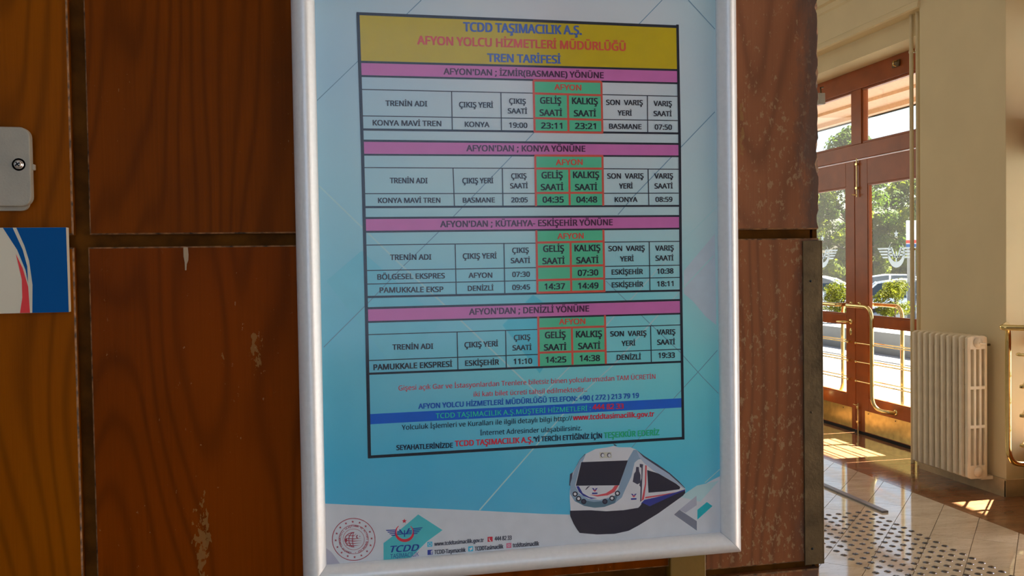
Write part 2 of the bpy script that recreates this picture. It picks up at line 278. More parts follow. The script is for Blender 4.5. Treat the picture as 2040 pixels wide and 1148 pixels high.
# ---------------------------------------------------------------- printed matter of the poster (millimetres on the sheet)
TEXTS=[
('TCDD TAŞIMACILIK A.Ş.',162.6,588.8,136.8,9.91,0.0085,'navy',3),
('AFYON YOLCU HİZMETLERİ MÜDÜRLÜĞÜ',110.6,572.4,241.8,9.23,0.0035,'red',3),
('TREN TARİFESİ',189.3,555.8,84.7,8.91,0.0047,'navy',3),
("AFYON'DAN ; İZMİR(BASMANE) YÖNÜNE",139.3,540.1,186,6.70,0.0039,'plum',2),
("AFYON'DAN ; KONYA YÖNÜNE",163.6,454.9,138.5,6.73,0.0061,'plum',2),
("AFYON'DAN ; KÜTAHYA- ESKİŞEHİR YÖNÜNE",132.5,369.7,201.5,6.87,0.0050,'plum',2),
("AFYON'DAN ; DENİZLİ YÖNÜNE",163.5,270.7,140.5,6.90,0.0007,'plum',2),
('AFYON',266.6,526.1,31.7,6.31,0.0010,'red',2),
('AFYON',267.1,440,31.6,6.34,0.0185,'red',2),
('AFYON',267.8,355.3,30.9,6.37,0.0057,'red',2),
('AFYON',268.2,256.7,31.1,6.40,-0.0083,'red',2),
('TRENİN ADI',74.3,503.7,45.6,5.81,0.0076,'ink',2),
('ÇIKIŞ YERİ',156.1,503.9,38.4,5.90,0.0045,'ink',2),
('ÇIKIŞ',213.4,509.3,19,5.68,-0.0174,'ink',2),
('SAATİ',211.7,498.1,22.1,5.68,-0.0013,'ink',2),
('GELİŞ',249.6,510,24.5,7.15,0.0075,'ink',2),
('SAATİ',248.8,496.3,26.1,6.87,0.0012,'ink',2),
('KALKIŞ',287.4,510.4,30.4,7.21,0.0005,'ink',2),
('SAATİ',289.5,496.3,26,6.92,0.0075,'ink',2),
('SON  VARIŞ',328.4,510.2,44.4,5.82,0.0107,'ink',2),
('YERİ',342.2,498.3,16.9,5.83,0.0016,'ink',2),
('VARIŞ',386.6,510.2,22.3,5.88,-0.0002,'ink',2),
('SAATİ',386.4,498.4,22.1,5.88,0.0000,'ink',2),
('TRENİN ADI',77.4,418.7,41.3,5.84,0.0007,'ink',2),
('ÇIKIŞ YERİ',158.4,418.7,34.9,5.93,0.0115,'ink',2),
('ÇIKIŞ',214.5,424.4,17.4,5.70,0.0143,'ink',2),
('SAATİ',213.1,413.2,20.2,5.70,0.0107,'ink',2),
('GELİŞ',250.1,424.8,24.5,7.18,0.0139,'ink',2),
('SAATİ',249,411.3,26.2,6.90,0.0084,'ink',2),
('KALKIŞ',287.5,425.4,30.8,7.24,0.0046,'ink',2),
('SAATİ',289.6,411.3,26.2,6.95,0.0129,'ink',2),
('SON  VARIŞ',328.6,424.9,44.1,5.85,0.0085,'ink',2),
('YERİ',342.9,413.3,16.3,5.85,0.0130,'ink',2),
('VARIŞ',386.5,425.2,22.9,5.90,0.0122,'ink',2),
('SAATİ',386.5,413.4,22.4,5.90,0.0101,'ink',2),
('TRENİN ADI',76.1,333.8,45.3,5.86,-0.0042,'ink',2),
('ÇIKIŞ YERİ',157.4,334,38.4,5.95,-0.0020,'ink',2),
('ÇIKIŞ',214.3,339.9,19,5.72,0.0026,'ink',2),
('SAATİ',212.5,328.3,22.2,5.73,-0.0019,'ink',2),
('GELİŞ',250.7,340.6,24.3,7.21,0.0068,'ink',2),
('SAATİ',249.6,326.7,25.9,6.93,0.0028,'ink',2),
('KALKIŞ',288,340.8,30.6,7.27,0.0031,'ink',2),
('SAATİ',290,326.9,26.2,6.98,0.0074,'ink',2),
('SON  VARIŞ',328.9,340.5,44.2,5.87,0.0012,'ink',2),
('YERİ',343.1,328.3,16.2,5.87,0.0146,'ink',2),
('VARIŞ',386.5,340.3,22.7,5.92,0.0089,'ink',2),
('SAATİ',386.7,328.6,22.1,5.93,-0.0008,'ink',2),
('TRENİN ADI',76.7,234.1,45,5.89,-0.0097,'ink',2),
('ÇIKIŞ YERİ',157.6,233.8,38.2,5.98,0.0048,'ink',2),
('ÇIKIŞ',214.7,240.3,18.8,5.75,0.0042,'ink',2),
('SAATİ',212.9,228.6,21.9,5.75,-0.0033,'ink',2),
('GELİŞ',251.3,241.3,24.1,7.24,-0.0055,'ink',2),
('SAATİ',249.9,227.3,26.1,6.96,-0.0081,'ink',2),
('KALKIŞ',288.3,241.1,30.9,7.30,-0.0110,'ink',2),
('SAATİ',290.7,227.4,26.3,7.02,-0.0100,'ink',2),
('SON  VARIŞ',329.8,240.9,44.1,5.90,-0.0088,'ink',2),
('YERİ',343.5,229.3,16.5,5.90,0.0093,'ink',2),
('VARIŞ',387.4,241.2,22.7,5.95,-0.0102,'ink',2),
('SAATİ',387.6,229.2,21.9,5.95,-0.0091,'ink',2),
('KONYA MAVİ TREN',59.9,482,75.4,5.82,0.0047,'ink',2),
('KONYA',162.2,482.2,27.7,5.63,-0.0000,'ink',2),
('19:00',212.9,482.1,20.9,5.68,-0.0030,'ink',2),
('23:11',250.4,481.7,24.5,6.59,0.0041,'ink',2),
('23:21',290.6,481.9,24.6,6.64,0.0040,'ink',2),
('BASMANE',331.6,482.7,39.2,5.71,0.0009,'ink',2),
('07:50',387.6,482.6,21,5.88,0.0016,'ink',2),
('KONYA MAVİ TREN',64.1,396.9,68.7,5.45,0.0030,'ink',2),
('BASMANE',158.5,397.1,36.3,5.43,0.0084,'ink',2),
('20:05',214.1,397.4,18.9,5.42,0.0051,'ink',2),
('04:35',250.9,397.1,24.5,6.62,0.0061,'ink',2),
('04:48',291,397.1,24.6,6.67,0.0061,'ink',2),
('KONYA',337.4,397.7,27.4,5.56,0.0056,'ink',2),
('08:59',387.5,397.8,20.8,5.61,0.0077,'ink',2),
('BÖLGESEL EKSPRES',61.7,312.3,74.6,5.87,0.0018,'ink',2),
('AFYON',163.5,312.4,26.9,5.68,-0.0076,'ink',2),
('07:30',213.9,312.5,20.3,5.73,-0.0010,'ink',2),
('07:30',291.5,312.4,24.2,6.70,0.0088,'ink',2),
('ESKİŞEHİR',332.5,313.1,38,5.76,0.0043,'ink',2),
('10:38',388.5,313.1,20.1,5.93,0.0064,'ink',2),
('PAMUKKALE EKSP',63.9,297.7,70.4,5.87,-0.0064,'ink',2),
('DENİZLİ',162.5,297.7,29.1,5.68,0.0003,'ink',2),
('09:45',213.7,297.7,20.5,5.74,0.0043,'ink',2),
('14:37',251.6,297.5,23.9,6.65,-0.0014,'ink',2),
('14:49',291.7,297.5,24.1,6.70,-0.0013,'ink',2),
('ESKİŞEHİR',332.4,298.2,38.3,5.76,0.0043,'ink',2),
('18:11',388.3,298.2,20.1,5.94,0.0035,'ink',2),
('PAMUKKALE EKSPRESİ',55.6,212.3,87.2,6.18,0.0055,'ink',2),
('ESKİŞEHİR',158.1,213,38.5,5.99,0.0002,'ink',2),
('11:10',214,212.9,21.3,6.05,-0.0081,'ink',2),
('14:25',251.7,213.1,24.1,6.67,-0.0184,'ink',2),
('14:38',292.3,213.2,24.1,6.73,-0.0155,'ink',2),
('DENİZLİ',337.4,213.1,29.3,6.02,-0.0128,'ink',2),
('19:33',388.9,213.6,20.3,6.08,-0.0219,'ink',2),
('Gişesi açık Gar ve İstasyonlardan Trenlere biletsiz binen yolcularımızdan TAM ÜCRETİN',82.5,188.4,302.2,5.54,0.0022,'rust',1),
('iki katı bilet ücreti tahsil edilmektedir..',167.1,177.7,133.4,5.55,-0.0011,'rust',1),
('AFYON YOLCU HİZMETLERİ MÜDÜRLÜĞÜ TELEFON: +90 ( 272 ) 213 79 19',104.3,166.9,259.4,5.66,0.0022,'blue',2),
('TCDD TAŞIMACILIK A.Ş.MÜŞTERİ HİZMETLERİ :',123.5,155.2,181.1,5.53,0.0007,'green',1),
('444 82 33',307.2,156.2,37.5,5.89,-0.0169,'red2',3),
('Yolculuk İşlemleri ve Kuralları ile ilgili detaylı bilgi http://',85.3,144.2,196.9,5.50,0.0032,'dink',1),
('www.tcddtasimacilik.gov.tr',283.2,145,99.4,5.90,-0.0041,'red2',2),
('İnternet Adresinder ulaşabilirsiniz.',173.8,133.3,119.6,5.56,-0.0049,'dink',1),
('SEYAHATLERİNİZDE',79,121.9,63.1,5.43,-0.0128,'dink',2),
('TCDD TAŞIMACILIK A.Ş.',144.7,122.3,90.3,6.32,-0.0037,'red2',2),
("'Yİ TERCİH ETTİĞİNİZ İÇİN",235.9,122.5,81.8,5.61,-0.0040,'dink',2),
('TEŞEKKÜR EDERİZ',320.3,122,68.3,6.53,0.0000,'green2',2),
('www.tcddtasimacilik.gov.tr',119.4,11.1,56.3,4.29,0.0029,'grey',2),
('444 82 33',188.6,11.6,19.5,4.63,-0.0222,'grey',2),
('TCDD-Taşımacılık',119.3,1.7,35.2,4.57,-0.0036,'grey',2),
('TCDDTasimacilik',165.4,1.8,32.8,4.61,0.0052,'grey',2),
('tcddtasimacilik',209.6,2.3,30.7,4.65,-0.0118,'grey',2),
('TCDD',70.2,7.8,31.6,7.07,-0.0169,'navy2',4),
('TAŞIMACILIK',70,0.8,31.7,4.81,0.0103,'navy2',0),
('f',115,1.9,2,3.98,-0.0246,'paper',2)]
LINES=[
('line',2.36,[(46.6,551.1),(416.9,552.9)]),
('line',2.12,[(46.8,535.7),(416.8,537.4)]),
('line',2.36,[(47.9,477.4),(416.7,478.5)]),
('line',2.36,[(48.2,465.1),(417.2,466.1)]),
('line',2.01,[(47.9,449.8),(417,451.5)]),
('line',2.24,[(47.8,392.3),(417,393.1)]),
('line',2.24,[(48.1,380.3),(416.9,381.1)]),
('line',2.12,[(48.9,365.2),(416.7,366.2)]),
('line',2.36,[(49.2,293.3),(417.1,292.8)]),
('line',2.36,[(49.5,280.9),(417.6,281.5)]),
('line',2.01,[(49.7,265.7),(418.1,265.3)]),
('line',2.36,[(49.7,208.4),(419.3,208)]),
('line',1.00,[(47.1,521.1),(242,521.6)]),
('line',1.00,[(323.2,521.9),(416.6,522.1)]),
('line',1.00,[(47.1,492.2),(242.1,492.9)]),
('line',1.00,[(323.4,493.2),(416.3,493.6)]),
('line',1.00,[(47.6,435.7),(243,436)]),
('line',1.00,[(323.3,436.2),(416.9,436.3)]),
('line',1.00,[(47.6,407.1),(242.6,407.6)]),
('line',1.00,[(323.5,407.8),(416.5,408.1)]),
('line',1.00,[(48.7,350.6),(242.9,350.8)]),
('line',1.00,[(323.4,351),(417.2,351.1)]),
('line',1.00,[(48.7,322.5),(243.1,322.7)]),
('line',1.00,[(323.6,322.8),(416.8,322.8)]),
('line',1.00,[(48.9,307.6),(243.4,308)]),
('line',1.00,[(324,308.2),(417.3,308.4)]),
('line',1.00,[(49.5,251.7),(243.8,251.8)]),
('line',1.00,[(323.9,251.8),(417.9,251.9)]),
('line',1.00,[(49.5,223.1),(243.9,223)]),
('line',1.00,[(324.1,223),(418.9,223)]),
('line',1.12,[(147.7,520.9),(147.8,477.9)]),
('line',1.12,[(147.9,435.8),(148.7,393.1)]),
('line',1.12,[(148.8,350.9),(149,293.3)]),
('line',1.12,[(149.3,252),(149.5,208.3)]),
('line',1.12,[(203.9,521.1),(203.9,478.2)]),
('line',1.12,[(204.2,436.2),(204.3,393)]),
('line',1.12,[(204.7,350.9),(204.9,293.8)]),
('line',1.12,[(205,252),(205.2,207.9)]),
('line',1.12,[(378.8,521.8),(378.7,478.5)]),
('line',1.12,[(378.6,436.2),(379.1,393.9)]),
('line',1.12,[(379,351.5),(379.2,293.6)]),
('line',1.12,[(379.5,252.1),(379.9,208.8)]),
('line',3.54,[(46,603.3),(48,454.4),(48.8,294.4),(49,114.7)]),
('line',3.24,[(417.2,606.2),(418.4,461.4),(418.1,292.1),(418.9,114.9)]),
('line',3.24,[(44.4,603.5),(418.8,603.7)]),
('line',3.24,[(47.6,116),(420.5,116.6)]),
('redline',2.48,[(242,535.7),(242.5,477.3)]),
('redline',2.48,[(322.7,536.7),(323.2,477.8)]),
('redline',2.48,[(282.3,521),(282.5,478.2)]),
('redline',2.48,[(241.6,536),(322.8,536.7)]),
('redline',2.48,[(242,521.3),(323.2,521.1)]),
('redline',2.48,[(242.1,493.3),(323.4,492.7)]),
('redline',2.48,[(241.9,477.9),(323.8,477.9)]),
('redline',2.48,[(242.7,450.8),(242.8,393)]),
('redline',2.48,[(322.9,451.3),(323.1,393.4)]),
('redline',2.48,[(282.7,436.2),(282.8,394.1)]),
('redline',2.48,[(242.1,450.8),(323.5,451.1)]),
('redline',2.48,[(242.4,435.9),(323.3,436.3)]),
('redline',2.48,[(242.6,408.1),(323.5,408.4)]),
('redline',2.48,[(242.8,365.4),(243,293.6)]),
('redline',2.48,[(322.9,365.4),(323.2,293)]),
('redline',2.48,[(283.1,351.8),(283.2,293.8)]),
('redline',2.48,[(242.3,351.3),(323.4,352)]),
('redline',2.48,[(242.5,323.8),(323.6,324.1)]),
('redline',2.48,[(242.9,308.2),(323.4,308.8)]),
('redline',2.48,[(242,294),(323.2,294)]),
('redline',2.48,[(243.4,266.5),(243.5,209.2)]),
('redline',2.48,[(323.4,266),(323.8,209.1)]),
('redline',2.48,[(283.2,252.6),(283.6,209.5)]),
('redline',2.48,[(243.2,252.6),(323.9,252.8)]),
('redline',2.48,[(243.4,224.9),(324.1,224.5)]),
('dline',0.94,[(115.8,621.4),(0.6,508.1)]),
('dline',0.94,[(398.6,634.1),(241.9,477),(214.5,448.8),(129.9,364),(90.6,327),(54,289.9),(2,239.5)]),
('dline',1.06,[(463.4,504.8),(419,461.4),(359.6,403.5),(340.9,382.9)]),
('dline',1.06,[(431.1,635.6),(464.4,602.8)]),
('dline',0.77,[(325.2,305.8),(379.5,253.9),(416.3,219.3),(444,188.9),(464.5,168.1)]),
('dline',0.77,[(463.7,220.1),(444.2,200.3),(409.4,166.4),(374.3,131.6),(354,108.4)]),
('wline',1.77,[(0.3,415.8),(34.6,381.3),(89,327),(130.8,287),(160.5,257.9),(222.8,196.2),(245,174.4)]),
('wline',1.53,[(245,174.4),(280.1,207.3),(335.1,264.6),(359.4,287.5),(419,349.3),(464.8,392)]),
('wline',1.53,[(171.4,47.7),(221.9,100.3),(289.9,171.8),(332.5,207),(389.7,264.9),(459.7,333.3)]),
('wline',1.06,[(445.9,61.3),(465.5,76.5)])]
POLYS=[
('greenfill',[(242,536),(322.7,536.7),(323.2,478),(242.5,477.6)]),
('greenfill',[(242.7,450.8),(323.2,451),(323.3,392.8),(243,392.4)]),
('greenfill',[(242.8,365.4),(322.9,365.7),(323.2,293.6),(243,293.7)]),
('greenfill',[(243.4,266.5),(323.4,266.3),(323.9,208.5),(243.6,208.7)]),
('yellow',[(46,603.1),(417.5,604.5),(416.9,552.7),(46.6,551.3)]),
('pink',[(47.1,550.7),(416.9,552.2),(416.8,537.4),(46.8,535.7)]),
('pink',[(48.2,464.8),(417.2,466.1),(417,451.5),(47.9,449.8)]),
('pink',[(48.1,380.1),(416.9,380.8),(417.3,366.2),(48.9,365.2)]),
('pink',[(49.5,280.9),(417.6,281.4),(418.1,265.3),(49.7,265.7)]),
('blueband',[(49.9,163.6),(417.6,164.4),(417.8,153.4),(50.3,152.3)]),
('facetp',[(421.8,315.9),(461.9,359.6),(462.7,250.3),(448.7,261.5),(432.9,279.9),(421.5,289.1)]),
('facett',[(201.6,257.9),(237.9,291.9),(283.9,255.5),(244.2,201.1)]),
('facetb',[(6.2,311.9),(44.7,344.3),(132.1,264.4),(80.7,209.9)]),
('white',[(-4.2,67.9),(80,57.9),(171.4,47.3),(244.7,38.3),(277.7,35),(354.4,38.7),(398.4,44.6),(420.8,50.3),(440.7,56.8),(453.7,63.2),(469.3,69.5),(471.8,-9.3),(-5.8,-7.9)]),
('facetw',[(414.3,46.5),(435.6,58.4),(464,62.6),(439.9,38.7)]),
('facetd',[(-5.1,22.6),(5.5,13.4),(21.3,-10.3),(-5.8,-7.9)]),
('lg1',[(435.1,46.3),(435.3,34.9),(420.9,26.8),(413.2,30.9)]),
('lg2',[(413.2,30.9),(435.2,15.6),(435.1,4.2),(406.3,25.6)]),
('lg3',[(448.4,37.8),(455.5,32.4),(435.9,17.4),(436,29.2)])]
TRAIN=[
('tdark',[(278.6,82.5),(282.5,84.3),(290.6,98.7),(297.2,105.1),(298,100.8),(288.2,78.9),(280.7,67.1),(277.5,69.3)]),
('twhite',[(278.7,39.6),(277.9,55),(278.3,63.1),(281.9,83.4),(290.6,97.7),(298.1,104.9),(309.8,109.8),(324.8,111),(332.3,112.2),(337.7,110.3),(352.8,109.4),(360.3,105.9),(370,98.1),(386.3,87.2),(401.5,75.8),(412.5,65.7),(420.7,56.7),(421.2,52.5),(417.8,48.5),(397.8,36.3),(364.8,32.3),(332.3,32.6),(300.3,34.9)]),
('tslate',[(298.1,104.9),(290.6,98.2),(283,83.8),(278.8,71.3),(278.6,59),(283.6,50.5),(295.1,44),(307.8,40.9),(319.6,41),(332.5,44.5),(341.2,50.6),(345.1,58.7),(353.4,74.7),(357.7,91),(362.3,94.4),(372.1,95.3),(360.3,105.9),(356.5,106.1),(348.8,94.1),(337,60.7),(328.3,52.6),(314.4,50.2),(300.5,52.4),(290,59.3),(284.7,68.9),(291,88.9)]),
('twhite',[(337.1,65.4),(338.7,65.3),(332.6,53.3),(314.4,49.6),(300.5,51.9),(289,59.4),(284.7,68.9),(292.1,95.8),(293.2,96.5),(286.5,68.2)]),
('tblack',[(292.4,95.5),(349.3,94.1),(338.2,65.3),(285.4,68.3)]),
('tlblue',[(285.9,67.7),(289.1,67.5),(293.7,59),(301.6,53.9),(311.2,51.7),(303.7,51.7),(294.2,55.9),(289,60.9)]),
('tred',[(332.8,65.4),(337.6,65.4),(332.7,57.9),(324,54.4),(311.2,53.9),(301.7,56.6),(311.2,55.6),(321.9,57.1),(329.5,61.2)]),
('tslate2',[(286.8,56.4),(295.2,50.7),(306.9,47.8),(319.7,48),(332.6,53.3),(337,55.1),(332.5,44.5),(319.6,41),(307.8,40.9),(295.1,44),(284.6,50.4)]),
('tblack',[(287.7,58.4),(287.2,56.9),(286,55.8),(284.4,55.5),(282.8,56),(281.6,57.2),(281.2,58.9),(281.6,60.4),(282.8,61.5),(284.5,61.8),(286.1,61.3),(287.3,60)]),
('twhite',[(286.2,58.5),(285.7,57.3),(284.4,56.9),(283.2,57.5),(282.6,58.8),(283.2,60),(284.5,60.4),(285.7,59.8)]),
('tblack',[(291.9,52.8),(291.4,51.2),(290.2,50.2),(288.5,49.8),(286.9,50.4),(285.7,51.6),(285.3,53.2),(285.8,54.8),(287,55.9),(288.6,56.2),(290.3,55.7),(291.4,54.4)]),
('twhite',[(290.4,52.9),(289.8,51.7),(288.6,51.3),(287.3,51.9),(286.8,53.1),(287.3,54.3),(288.6,54.8),(289.9,54.2)]),
('tblack',[(339.3,55.7),(338.9,54.2),(337.6,53.1),(336,52.8),(334.3,53.3),(333.1,54.5),(332.7,56.2),(333.1,57.8),(334.4,58.8),(336,59.2),(337.7,58.6),(338.9,57.4)]),
('twhite',[(337.8,55.8),(337.3,54.6),(336,54.2),(334.7,54.8),(334.2,56.1),(334.7,57.3),(336,57.7),(337.3,57.1)]),
('tblack',[(332.6,50.4),(332.1,48.8),(330.9,47.7),(329.2,47.4),(327.6,48),(326.4,49.2),(325.9,50.9),(326.4,52.4),(327.6,53.5),(329.3,53.8),(331,53.3),(332.2,52)]),
('twhite',[(331.1,50.5),(330.5,49.3),(329.2,48.9),(327.9,49.5),(327.4,50.8),(328,52),(329.3,52.4),(330.6,51.8)]),
('tblack',[(298,49),(297.5,47.4),(296.3,46.3),(294.6,46),(293,46.6),(291.8,47.8),(291.4,49.4),(291.8,51),(293.1,52.1),(294.7,52.4),(296.3,51.9),(297.5,50.6)]),
('tdark',[(296.5,49.1),(295.9,47.9),(294.6,47.5),(293.4,48.1),(292.9,49.3),(293.4,50.5),(294.7,51),(296,50.4)]),
('tblack',[(323.8,47.2),(323.4,45.6),(322.1,44.5),(320.5,44.2),(318.8,44.8),(317.6,46),(317.2,47.6),(317.7,49.2),(318.9,50.3),(320.6,50.6),(322.2,50.1),(323.4,48.8)]),
('tdark',[(322.3,47.3),(321.8,46.1),(320.5,45.7),(319.2,46.3),(318.7,47.5),(319.3,48.7),(320.5,49.2),(321.8,48.6)]),
('tgold',[(314.6,105.5),(329,105.1),(329.5,98.4),(315,98.7)]),
('tdark',[(320.8,102),(320.1,100.1),(318.2,99.4),(316.4,100.3),(315.7,102.3),(316.5,104.2),(318.3,104.9),(320.1,104)]),
('twhite',[(320.5,101.7),(320,100.3),(318.7,99.8),(317.4,100.4),(316.9,101.9),(317.4,103.4),(318.7,103.9),(320,103.2)]),
('tdark',[(328.9,101.5),(328.1,99.6),(326.2,98.9),(324.4,99.8),(323.7,101.8),(324.5,103.8),(326.3,104.5),(328.1,103.5)]),
('twhite',[(328.5,101.2),(328,99.8),(326.7,99.3),(325.4,100),(324.9,101.5),(325.4,102.9),(326.7,103.4),(328,102.7)]),
('tdark',[(331.3,114.8),(333.4,114.2),(336.6,111.9),(333.4,112.3)]),
('tgrey',[(360.3,105.9),(370,98.1),(386.3,87.2),(401.5,75.8),(412.5,65.7),(420.7,56.7),(420.1,55.2),(411.3,61.5),(398.2,69.7),(381.8,79.1),(369.9,89.2),(363.5,96.9)]),
('tdark',[(360.3,105.9),(370,98.1),(386.3,87.2),(401.5,75.8),(412.5,65.7),(420.7,56.7),(419.6,57),(400.4,74.8),(385.1,85.2),(368.9,96.6)]),
('twhite',[(362.3,91.3),(369.9,89.2),(372,81.8),(376,53.4),(369.4,47.6),(361.6,37.8),(332.4,35.7),(336.8,44.7),(345,55.5),(353.4,71.6),(357.8,81.7)]),
('tdark',[(363.9,89.1),(368.2,88.3),(367.7,84.2),(365.5,44.8),(363.9,43.9),(364.6,61.5),(363,63.7),(365.9,71.8),(366,84.3),(363.9,85.4)]),
('tdark',[(359.5,85.7),(362.8,85.5),(363.2,80.3),(364.8,76),(364.7,66.7),(360.9,64.9),(355,68.4),(356.7,77.6),(358.9,80.6)]),
('tred',[(370.7,87.1),(372.7,86.5),(371.8,65.2),(368.8,46.6),(365.5,44.8),(370.1,65.3)]),
('tblack',[(373.1,81.2),(387.2,76.2),(409.1,62.7),(414.6,58.2),(413.5,55.6),(394.7,54.3),(374.4,54.1)]),
('twhite',[(374.4,53.6),(394.7,53.7),(413.5,55.1),(414.6,54),(376,51.9)]),
('tred',[(370.5,49.4),(394.6,51.1),(409,52.8),(395.7,49.8),(369.9,47.4)]),
('tlblue',[(369.4,46.1),(382.5,47.8),(409,52.3),(420.7,55.1),(419.5,49.4),(397.8,38.4),(375.7,31.6),(362.6,31.5),(365.5,42.7)]),
('tblack',[(277.9,39.6),(302.5,38.4),(321.7,35.8),(343.2,35.5),(361.6,37.1),(367.1,42.6),(375.8,37.8),(409,50.2),(420.7,53.6),(420.6,50.4),(417.8,47.5),(386.7,28.7),(361.4,15.9),(349.3,10.6),(332,8.3),(310.6,9.2),(289.4,12.6),(286.5,16.4),(282.1,24),(278.1,33.5)]),
('tred',[(307.1,63),(306.2,61.7),(308.3,59.5),(310.5,61.4),(309.6,62.8),(308.3,60.9)]),
('tlblue',[(304.6,64.3),(307.3,63.9),(308.3,61.5),(309.4,63.7),(312.1,63.8),(310.5,62.2),(308.3,61.1),(306.2,62.5)]),
('tlblue',[(304.9,58.9),(311.5,58.6),(311.5,56.8),(304.9,57)]),
('tred',[(354.9,53.1),(354,51.8),(356.1,49.6),(358.3,51.5),(357.5,52.9),(356.1,51.1)]),
('tlblue',[(352.4,54.4),(355.1,54),(356.2,51.7),(357.3,53.9),(360,53.9),(358.3,52.4),(356.1,51.3),(354,52.7)]),
('tlblue',[(352.6,49),(359.4,48.8),(359.4,46.9),(352.6,47.1)]),
('tdark',[(296.7,62.9),(299.7,66.3),(302.9,67.1),(300.7,65.2),(297.7,62.7)])]
